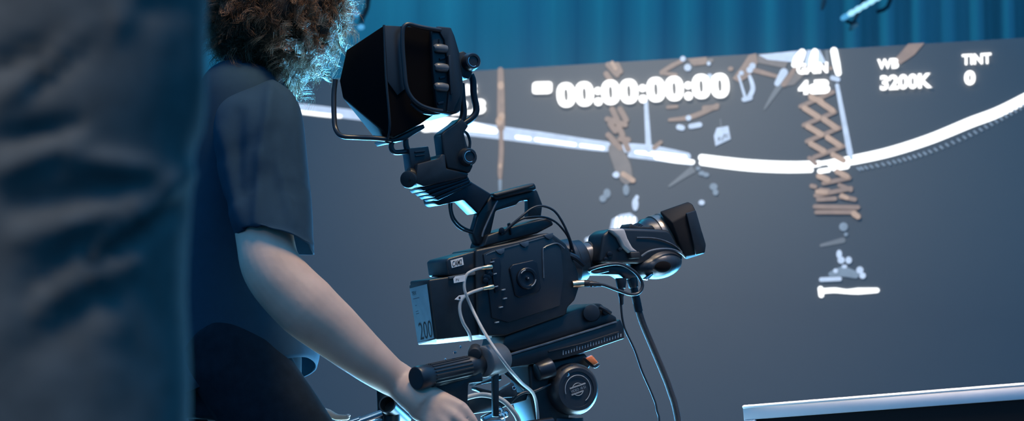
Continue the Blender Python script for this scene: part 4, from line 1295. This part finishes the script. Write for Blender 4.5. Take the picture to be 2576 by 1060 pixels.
# t-shirt torso: rings from silhouette px (y, left, right, half depth)
TY = 4.09
rings = []
for (y, xl, xr, hd_) in ((158, 572, 650, 0.055), (168, 548, 672, 0.085), (186, 528, 700, 0.130), (215, 512, 722, 0.170), (260, 500, 738, 0.188), (340, 484, 748, 0.195), (440, 474, 756, 0.198), (560, 464, 742, 0.196), (680, 456, 748, 0.194), (770, 450, 774, 0.194), (840, 446, 797, 0.196), (880, 444, 803, 0.198)):
    a_, b_ = P(xl, y, TY), P(xr, y, TY)
    c_ = (a_ + b_) / 2
    rings.append(ering(c_, V((1, 0, 0)), V((0, 1, 0)), (b_ - a_).length / 2, hd_, 72, 2.3))
last = []
for p in rings[-1]:
    far_ = max(0.0, min(1.0, (p.y - (TY - 0.19)) / 0.38))
    frontal = max(0.0, min(1.0, (p.x - rings[-1][36].x) / 0.28))
    last.append(p + V((-0.012 * frontal * far_, 0, -0.062 * far_ * frontal - 0.10 * (1 - frontal))))
rings.append(last)
mb = MB().loft(rings, caps=False)
ts = obj('t_shirt', mb, MT['navy'], OP, 180)
subdiv(ts, 1)
wrinkle(ts, 0.006, 14, V((0.5, 0.3, 0.8)).normalized(), 2.0, ymask=lambda w: 0.3 + 0.7 * max(0, min(1, (1.45 - w.z) / 0.2)))
solid(ts, 0.003)
finish(ts.data, MT['navy'], 180)
obj('collar', MB().tube([p + V((0, 0, 0.004)) for p in rings[0][::3]] + [rings[0][0] + V((0, 0, 0.004))], 0.006, 10, 3), MT['navy'], ts)
# sleeves
def sleeve(pairs, ys, hds, lift):
    rg = []
    for (l_, r_), y_, h_ in zip(pairs, ys, hds):
        a_, b_ = P(*l_, y_), P(*r_, y_)
        d_ = (b_ - a_)
        rg.append(ering((a_ + b_) / 2, d_.normalized(), V((0, 1, 0)), d_.length / 2, h_, 56, 2.15))
    out = []
    y_ = ys[-1]
    for p in rg[-1]:
        k = max(0.0, -(p.y - y_) / hds[-1])
        lf = max(0.0, (rg[-1][0].x * 0.5 + rg[-1][len(rg[-1]) // 2].x * 0.5 - p.x) / 0.075)
        out.append(p + V((0, 0, lift * (k ** 1.2 + 0.6 * lf * (0.3 + k)))))
    rg[-1] = out
    pre = [p + V((0, 0, 0.035 * 0.75)) for p in out]
    return rg
prs = [((640, 222), (688, 202)), ((588, 240), (726, 222)), ((554, 264), (747, 252)), ((542, 300), (757, 292)), ((539, 350), (765, 350)), ((546, 420), (773, 428)), ((562, 492), (779, 508)), ((582, 560), (783, 572)), ((600, 612), (786, 628)), ((604, 624), (787, 640))]
rg = sleeve(prs, [3.925, 3.905, 3.88, 3.865, 3.85, 3.84, 3.82, 3.80, 3.79, 3.785], [0.02, 0.042, 0.060, 0.070, 0.074, 0.075, 0.075, 0.076, 0.078, 0.079], 0.038)
rg[-2] = [p + V((0, 0, 0.026 * max(0.0, -(p.y - 3.79) / 0.078))) for p in rg[-2]]
rg[-3] = [p + V((0, 0, 0.014 * max(0.0, -(p.y - 3.80) / 0.076))) for p in rg[-3]]
sl = obj('sleeve', MB().loft(rg, caps=False), MT['navy'], ts, 180)
subdiv(sl, 2)
wrinkle(sl, 0.0065, 11, V((0.96, 0, 0.25)).normalized(), 5.0, 0.2, ymask=lambda w: max(0.0, min(1, (1.49 - w.z) / 0.1)))
folds(sl, [((682, 225), (655, 400), 16, 0.0105), ((655, 400), (645, 560), 14, 0.0090), ((600, 290), (590, 470), 20, -0.0090), ((560, 330), (600, 560), 16, 0.0060), ((715, 260), (735, 420), 18, -0.0060),
           ((700, 420), (735, 560), 14, 0.0060), ((545, 400), (700, 330), 16, -0.0045), ((560, 520), (690, 430), 14, -0.0060), ((690, 480), (770, 470), 12, -0.0045), ((640, 585), (785, 615), 5, 0.0045)])
solid(sl, 0.003)
finish(sl.data, MT['navy'], 180)
prl = [((600, 216), (660, 216)), ((560, 256), (720, 256)), ((556, 350), (730, 350)), ((566, 500), (730, 500)), ((580, 620), (730, 640))]
s2 = obj('sleeve', MB().loft(sleeve(prl, [4.28, 4.30, 4.32, 4.34, 4.36], [0.03, 0.06, 0.068, 0.07, 0.072], 0.0), caps=False), MT['navy'], ts, 180)
solid(s2, 0.003)
# seam where the near sleeve joins
# trousers
mb = MB()
mb.loft([ering(P(x, y, 4.10), f_op, side, a_, b_) for x, y, a_, b_ in ((606, 860, 0.118, 0.165), (600, 950, 0.122, 0.175), (594, 1050, 0.118, 0.17))])
mb.tube([P(548, 838, 3.975), P(600, 918, 3.96), P(733, 1127, 3.95), knR, knR * 0.6 + anR * 0.4, anR + V((0, 0, 0.0))], [0.080, 0.095, 0.096, 0.078, 0.074, 0.062], 24, 6)
mb.tube([hipL, hipL * 0.5 + knL * 0.5, knL, knL * 0.5 + anL * 0.5, anL], [0.1, 0.096, 0.074, 0.07, 0.06], 24, 6)
tr = remeshed('trousers', mb, 0.007, MT['trouser'], OP, 6)
wrinkle(tr, 0.004, 16, V((0.3, 0.3, 0.9)).normalized(), 9.0)
for a_ in (anR, anL):
    mb = MB()
    mb.tube([a_ + V((-0.055, -0.01, -0.045)), a_ + V((0.0, 0, -0.04)), a_ + V((0.09, 0.025, -0.05)), a_ + V((0.20, 0.06, -0.06))], [0.040, 0.046, 0.042, 0.030], 18, 5)
    obj('shoe', mb, MT['shoe'], OP)

# hair: a dark mass and thousands of curled locks
def hair(parent, c, rx, ry, rz, n, seed, keep, length=0.05, curl=0.008, thick=0.0014, strands=6):
    rnd = random.Random(seed)
    mb = MB()
    mb.ball(c, rx * 0.93, ry * 0.93, rz * 0.93, None, 40)
    for k in range(26):
        a_, b_ = rnd.uniform(0, 2 * PI), rnd.uniform(-0.9, 0.9)
        d_ = V((math.cos(a_) * math.sqrt(1 - b_ * b_), math.sin(a_) * math.sqrt(1 - b_ * b_), b_))
        if keep(d_):
            mb.ball(c + V((d_.x * rx, d_.y * ry, d_.z * rz)) * 0.86, rnd.uniform(0.02, 0.034))
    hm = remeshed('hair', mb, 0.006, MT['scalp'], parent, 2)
    bm = bmesh.new()
    ga_ = PI * (3 - math.sqrt(5))
    for i in range(n):
        z = 1 - 2 * (i + 0.5) / n
        rr = math.sqrt(1 - z * z)
        d_ = V((math.cos(ga_ * i) * rr, math.sin(ga_ * i) * rr, z))
        if not keep(d_):
            continue
        d_ = (d_ + V((rnd.gauss(0, 0.03), rnd.gauss(0, 0.03), rnd.gauss(0, 0.03)))).normalized()
        root = c + V((d_.x * rx, d_.y * ry, d_.z * rz)) * rnd.uniform(0.84, 0.98)
        clump = V((noise.noise(d_ * 5), noise.noise(d_ * 5 + V((7, 0, 0))), noise.noise(d_ * 5 + V((0, 9, 0)))))
        flow = (V((0, 0, -1)) - d_ * -d_.z)
        flow = (flow + clump * 2.2 + V((rnd.gauss(0, .13), rnd.gauss(0, .13), rnd.gauss(0, .13))) + d_ * 0.16).normalized()
        L_ = length * rnd.uniform(0.6, 1.35)
        cr = curl * rnd.uniform(0.5, 1.5)
        tn = rnd.uniform(1.0, 2.4)
        ph = rnd.uniform(0, 2 * PI)
        b1 = d_ - flow * d_.dot(flow)
        b1 = b1.normalized() if b1.length > 1e-4 else V((1, 0, 0))
        b2 = flow.cross(b1)
        N = 9
        for q_ in range(strands):
            off = V((rnd.gauss(0, 1), rnd.gauss(0, 1), rnd.gauss(0, 1))) * 0.0026
            dr = V((rnd.gauss(0, 1), rnd.gauss(0, 1), rnd.gauss(0, 1))) * 0.0030
            th0 = thick * rnd.uniform(0.6, 1.3)
            L2 = L_ * rnd.uniform(0.8, 1.1)
            prev = None
            for j in range(N):
                t = j / (N - 1)
                an = ph + tn * 2 * PI * t
                p = root + off + dr * t + flow * L2 * t + (b1 * math.cos(an) + b2 * math.sin(an)) * cr * (0.3 + 0.9 * t) + V((0, 0, -0.008 * t * t))
                w = th0 * (1 - 0.75 * t * t)
                e1 = (b1 * math.cos(an) + b2 * math.sin(an)) * w
                e2 = (flow.cross(e1)).normalized() * w
                cur_ = [bm.verts.new(p + e1), bm.verts.new(p - e1 * 0.5 + e2 * 0.87), bm.verts.new(p - e1 * 0.5 - e2 * 0.87)]
                if prev:
                    for q in range(3):
                        bm.faces.new((prev[q], prev[(q + 1) % 3], cur_[(q + 1) % 3], cur_[q]))
                prev = cur_
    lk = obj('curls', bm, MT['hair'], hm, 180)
    lk['kind'] = 'stuff'
    return hm
fside = f_op.cross(V((0, 0, 1)))
hc_ = P(694, 2, 4.08)
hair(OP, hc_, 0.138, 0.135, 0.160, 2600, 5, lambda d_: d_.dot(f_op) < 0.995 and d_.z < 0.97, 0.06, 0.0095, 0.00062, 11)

# ---- person standing close on the left
yb = 1.62
Z = lambda px, py: P(px, py, yb)
bx_ = Z(-95, 500).x
NP = thing('person', 'blurred person close on the left with back turned in charcoal shirt', 'person', (bx_, yb + 0.02, 0))
f2_ = V((0.25, 0.97, 0)).normalized()
sd2 = f2_.cross(V((0, 0, 1))).normalized()
mb = MB()
hc2 = V((bx_, yb + 0.04, 1.66))
qh2 = head_into(mb, hc2, f2_)
mb.tube([hc2 + V((0, -0.01, -0.06)), V((bx_, yb + 0.01, 1.50)), V((bx_, yb, 1.42))], [0.055, 0.058, 0.075], 18, 4)
mb.loft([ering(V((bx_, yb, z_)), sd2, f2_, a_, b_) for z_, a_, b_ in ((1.47, 0.08, 0.06), (1.42, 0.13, 0.075), (1.30, 0.155, 0.09), (1.12, 0.155, 0.10), (0.98, 0.14, 0.09), (0.86, 0.14, 0.085), (0.80, 0.12, 0.08))])
for k in (-1, 1):
    s_ = V((bx_, yb + 0.03, 1.39)) + sd2 * 0.105 * k
    e_ = V((bx_, yb + 0.09, 1.14)) + sd2 * 0.125 * k
    w_ = V((bx_, yb + 0.30, 1.16)) + sd2 * 0.05 * k
    mb.tube([s_, s_ * 0.5 + e_ * 0.5, e_, e_ * 0.6 + w_ * 0.4, w_], [0.044, 0.042, 0.037, 0.038, 0.028], 18, 5)
    kk = [w_ + f2_ * 0.075 + V((0, 0, 0.03 - 0.02 * i)) - sd2 * 0.01 * k for i in range(4)]
    ff = [[x_ + f2_ * 0.03 - sd2 * 0.012 * k, x_ + f2_ * 0.035 - sd2 * 0.04 * k, x_ + f2_ * 0.015 - sd2 * 0.05 * k] for x_ in kk]
    hand_into(mb, w_, kk, ff, [w_ + f2_ * 0.02 + V((0, 0, 0.02)), w_ + f2_ * 0.05 + V((0, 0, 0.05)) - sd2 * 0.02 * k, w_ + f2_ * 0.075 + V((0, 0, 0.055)) - sd2 * 0.035 * k])
    h_ = V((bx_, yb, 0.86)) + sd2 * 0.09 * k
    n_ = V((bx_, yb + 0.02, 0.48)) + sd2 * 0.10 * k
    a_ = V((bx_, yb - 0.01, 0.09)) + sd2 * 0.11 * k
    mb.tube([h_, h_ * 0.5 + n_ * 0.5, n_, n_ * 0.6 + a_ * 0.4, a_, a_ + V((0, 0, -0.05))], [0.066, 0.066, 0.052, 0.052, 0.037, 0.036], 18, 5)
    mb.tube([a_ + f2_ * -0.04 + V((0, 0, -0.05)), a_ + f2_ * 0.08 + V((0, 0, -0.055)), a_ + f2_ * 0.17 + V((0, 0, -0.062))], [0.035, 0.036, 0.024], 14, 4)
    m2 = MB().tube([a_ + f2_ * -0.055 + V((0, 0, -0.045)), a_ + V((0, 0, -0.04)), a_ + f2_ * 0.09 + V((0, 0, -0.05)), a_ + f2_ * 0.2 + V((0, 0, -0.06))], [0.040, 0.046, 0.042, 0.030], 18, 5)
    obj('shoe', m2, MT['shoe'], NP)
    obj('eye', MB().ball(qh2(0.079, 0.032 * k, 0.006), 0.0125), MT['eye'], NP)
remeshed('body', mb, 0.005, MT['skin'], NP, 8)
mb = MB()
# shirt fitted to the silhouette edge seen at the left of the photograph
edge = [(-900, 250), (-700, 330), (-500, 470), (-350, 505), (-200, 515), (0, 514), (120, 508), (250, 502), (330, 492), (410, 478), (500, 470), (580, 463), (700, 458), (850, 462), (1060, 468), (1250, 478), (1400, 486)]
rings = []
for y_, xr in edge:
    b_ = Z(xr, y_)
    hw = b_.x - bx_
    rings.append(ering(V((bx_, yb, b_.z)), V((1, 0, 0)), V((0, 1, 0)), hw, 0.125 if y_ > -400 else 0.10 + hw * 0.1, 80, 2.4))
neck = [ering(V((bx_, yb + 0.01, 1.49)), V((1, 0, 0)), V((0, 1, 0)), 0.075, 0.075, 80)]
mb.loft(neck + rings, caps=False)
sh = obj('shirt', mb, MT['shirtg'], NP, 180)
subdiv(sh, 2)
wrinkle(sh, 0.004, 15, V((0.45, 0.0, -0.9)).normalized(), 1.5, 0.45)
folds(sh, [((0, 350), (190, 320), 26, -0.0105), ((90, 215), (260, 80), 24, -0.0105), ((-20, 165), (120, 125), 22, -0.0105), ((60, 740), (215, 600), 28, -0.0090), ((235, 660), (440, 525), 20, -0.0135),
           ((40, 520), (370, 468), 34, -0.0090), ((180, 395), (380, 430), 24, 0.0090), ((40, 600), (330, 520), 28, 0.0090), ((330, 500), (470, 440), 24, 0.0075), ((235, 690), (340, 665), 18, 0.0090),
           ((250, 620), (420, 500), 22, 0.0075), ((0, 430), (190, 350), 30, 0.0090), ((220, 830), (300, 820), 22, 0.0075), ((130, 160), (330, 30), 30, 0.0090), ((0, 250), (110, 170), 30, 0.0075),
           ((60, 880), (260, 740), 40, -0.0075), ((100, 760), (250, 690), 22, 0.0060), ((240, 945), (300, 940), 16, 0.0060), ((340, 20), (470, -10), 36, -0.0075), ((480, 80), (500, 330), 26, 0.0045)])
solid(sh, 0.003)
finish(sh.data, MT['shirtg'], 180)
for k in (-1, 1):
    s_ = V((bx_, yb + 0.02, 1.42)) + sd2 * 0.125 * k
    e_ = V((bx_, yb + 0.09, 1.14)) + sd2 * 0.12 * k
    w_ = V((bx_, yb + 0.27, 1.156)) + sd2 * 0.06 * k
    obj('sleeve', MB().tube([s_, s_ * 0.5 + e_ * 0.5, e_, e_ * 0.5 + w_ * 0.5, w_], [0.066, 0.064, 0.060, 0.056, 0.044], 24, 6), MT['shirtg'], sh, 180)
mb = MB()
mb.loft([ering(V((bx_, yb, z_)), sd2, f2_, a_, b_) for z_, a_, b_ in ((0.97, 0.150, 0.095), (0.86, 0.165, 0.102), (0.78, 0.16, 0.10))])
for k in (-1, 1):
    h_ = V((bx_, yb, 0.84)) + sd2 * 0.085 * k
    n_ = V((bx_, yb + 0.02, 0.48)) + sd2 * 0.10 * k
    a_ = V((bx_, yb - 0.01, 0.06)) + sd2 * 0.11 * k
    mb.tube([h_, n_, a_], [0.084, 0.076, 0.062], 22, 6)
remeshed('trousers', mb, 0.008, MT['trouser'], NP, 6)
hair(NP, hc2 + V((0, 0, 0.03)) - f2_ * 0.015, 0.092, 0.105, 0.098, 900, 8, lambda d_: d_.dot(f2_) < 0.35 and d_.z > -0.75, 0.03, 0.003, 0.0012, 3)

# ------------------------------------------------------------------ white framed panel, lower right
pa, pr_ = P(1868, 1024, 4.02), P(2760, 953, 3.55)
pu = (pr_ - pa).normalized()
pdn = V((0, 0, -1)) + pu * pu.z
pdn = (pdn - pu * pdn.dot(pu)).normalized()
pnn = pu.cross(pdn).normalized()
if pnn.y > 0:
    pnn = -pnn
PW, PH = (pr_ - pa).length, 0.42
cpl = pa + pu * PW / 2
D = thing('display_panel', 'black panel with a white frame in the bottom right corner', 'display', (cpl.x, cpl.y + 0.1, 0))
def panel_pt(u, v, off):
    return pa + pu * u + pdn * v + pnn * off
def slab(u0, u1, v0, v1, o0, o1, bev):
    return MB().extrude([panel_pt(u0, v0, o0), panel_pt(u1, v0, o0), panel_pt(u1, v1, o0), panel_pt(u0, v1, o0)], pnn * (o1 - o0), bev)
fw = 0.027
mb = MB()
for args in ((0, PW, 0, fw), (0, PW, PH - fw, PH), (0, fw, fw, PH - fw), (PW - fw, PW, fw, PH - fw)):
    t_ = slab(*args, -0.03, 0.0, 0.0015)
    me_ = bpy.data.meshes.new('t')
    t_.bm.to_mesh(me_)
    mb.bm.from_mesh(me_)
    bpy.data.meshes.remove(me_)
fm = obj('frame', mb, MT['white'], D)
obj('frame_lip', slab(0, PW, -0.003, 0.004, -0.03, 0.004, 0.0045), MT['white'], fm)
obj('panel_face', slab(fw, PW - fw, fw, PH - fw, -0.02, -0.004, 0.0), MT['hood'], D)
obj('panel_back', slab(0.01, PW - 0.01, 0.01, PH - 0.01, -0.05, -0.03, 0.004), MT['black2'], D)
mb = MB().cyl(V((cpl.x, cpl.y + 0.06, 0.02)), V((cpl.x, cpl.y + 0.06, 0.66)), 0.02)
mb.cyl(V((cpl.x, cpl.y + 0.06, 0.0)), V((cpl.x, cpl.y + 0.06, 0.02)), 0.2)
obj('stand', mb, MT['metal'], D)

# ------------------------------------------------------------------ light
wd = bpy.data.worlds.new('world')
sc.world = wd
wd.use_nodes = True
wd.node_tree.nodes['Background'].inputs['Color'].default_value = (0.025, 0.21, 0.50, 1)
wn = wd.node_tree
tcw = wn.nodes.new('ShaderNodeTexCoord')
sxyz = wn.nodes.new('ShaderNodeSeparateXYZ')
mr = wn.nodes.new('ShaderNodeMapRange')
mr.inputs['From Min'].default_value, mr.inputs['From Max'].default_value = 0.0, 1.0
mr.inputs['To Min'].default_value, mr.inputs['To Max'].default_value = 0.75, 3.2
wn.links.new(tcw.outputs['Generated'], sxyz.inputs[0])
wn.links.new(sxyz.outputs['Z'], mr.inputs['Value'])
wn.links.new(mr.outputs['Result'], wn.nodes['Background'].inputs['Strength'])

def area(name, loc, target, size, sy, energy, col, spread=PI):
    l = bpy.data.lights.new(name, 'AREA')
    l.shape = 'RECTANGLE'
    l.size, l.size_y = size, sy
    l.energy = energy
    l.color = col
    l.spread = spread
    o = bpy.data.objects.new(name, l)
    COL.objects.link(o)
    o.location = loc
    o.rotation_euler = (V(target) - V(loc)).to_track_quat('-Z', 'Y').to_euler()
    return o
area('floor_wash', (0.1, 5.7, 0.30), (-0.15, 4.0, 1.15), 2.6, 0.4, 240, (0.10, 0.50, 1.0))
area('low_wash', (0.0, 4.55, 0.15), (-0.1, 4.1, 1.2), 1.3, 0.5, 55, (0.40, 0.75, 1.0))
area('warm_key', (0.15, 3.3, 3.5), (-0.38, 3.95, 1.3), 0.7, 0.7, 7, (1.0, 0.70, 0.34), 1.0)
area('hair_wash', (-0.2, 5.3, 0.45), (-0.38, 4.15, 1.55), 0.3, 0.2, 20, (0.08, 0.5, 1.0), 0.36)  # added unseen light, narrow, tints only the lower hair blue
area('warm_fill', (-0.9, 0.6, 2.7), (-0.42, 1.6, 1.25), 0.6, 0.6, 4.6, (1.0, 0.82, 0.62), 1.2)
area('curtain_wash', (-1.0, 7.75, 4.3), (0.2, 8.2, 2.0), 0.9, 0.3, 34, (0.03, 0.52, 0.75), 2.6)
area('panel_fill', (0.85, 3.55, 2.9), (0.85, 3.75, 0.9), 0.4, 0.4, 20, (1.0, 0.80, 0.68), 0.8)  # added unseen light that brightens the white frame from above
area('screen_wash', (0.05, 5.9, 2.75), (0.35, 6.65, 1.1), 1.2, 0.3, 11.5, (1.0, 0.92, 0.80), 1.9)  # added unseen light, makes the screen fade from warm top to darker bottom

sc.view_settings.view_transform = 'Standard'
sc.view_settings.look = 'None'
sc.view_settings.exposure = 0.0
sc.view_settings.gamma = 1.0
sc.view_settings.use_curve_mapping = False
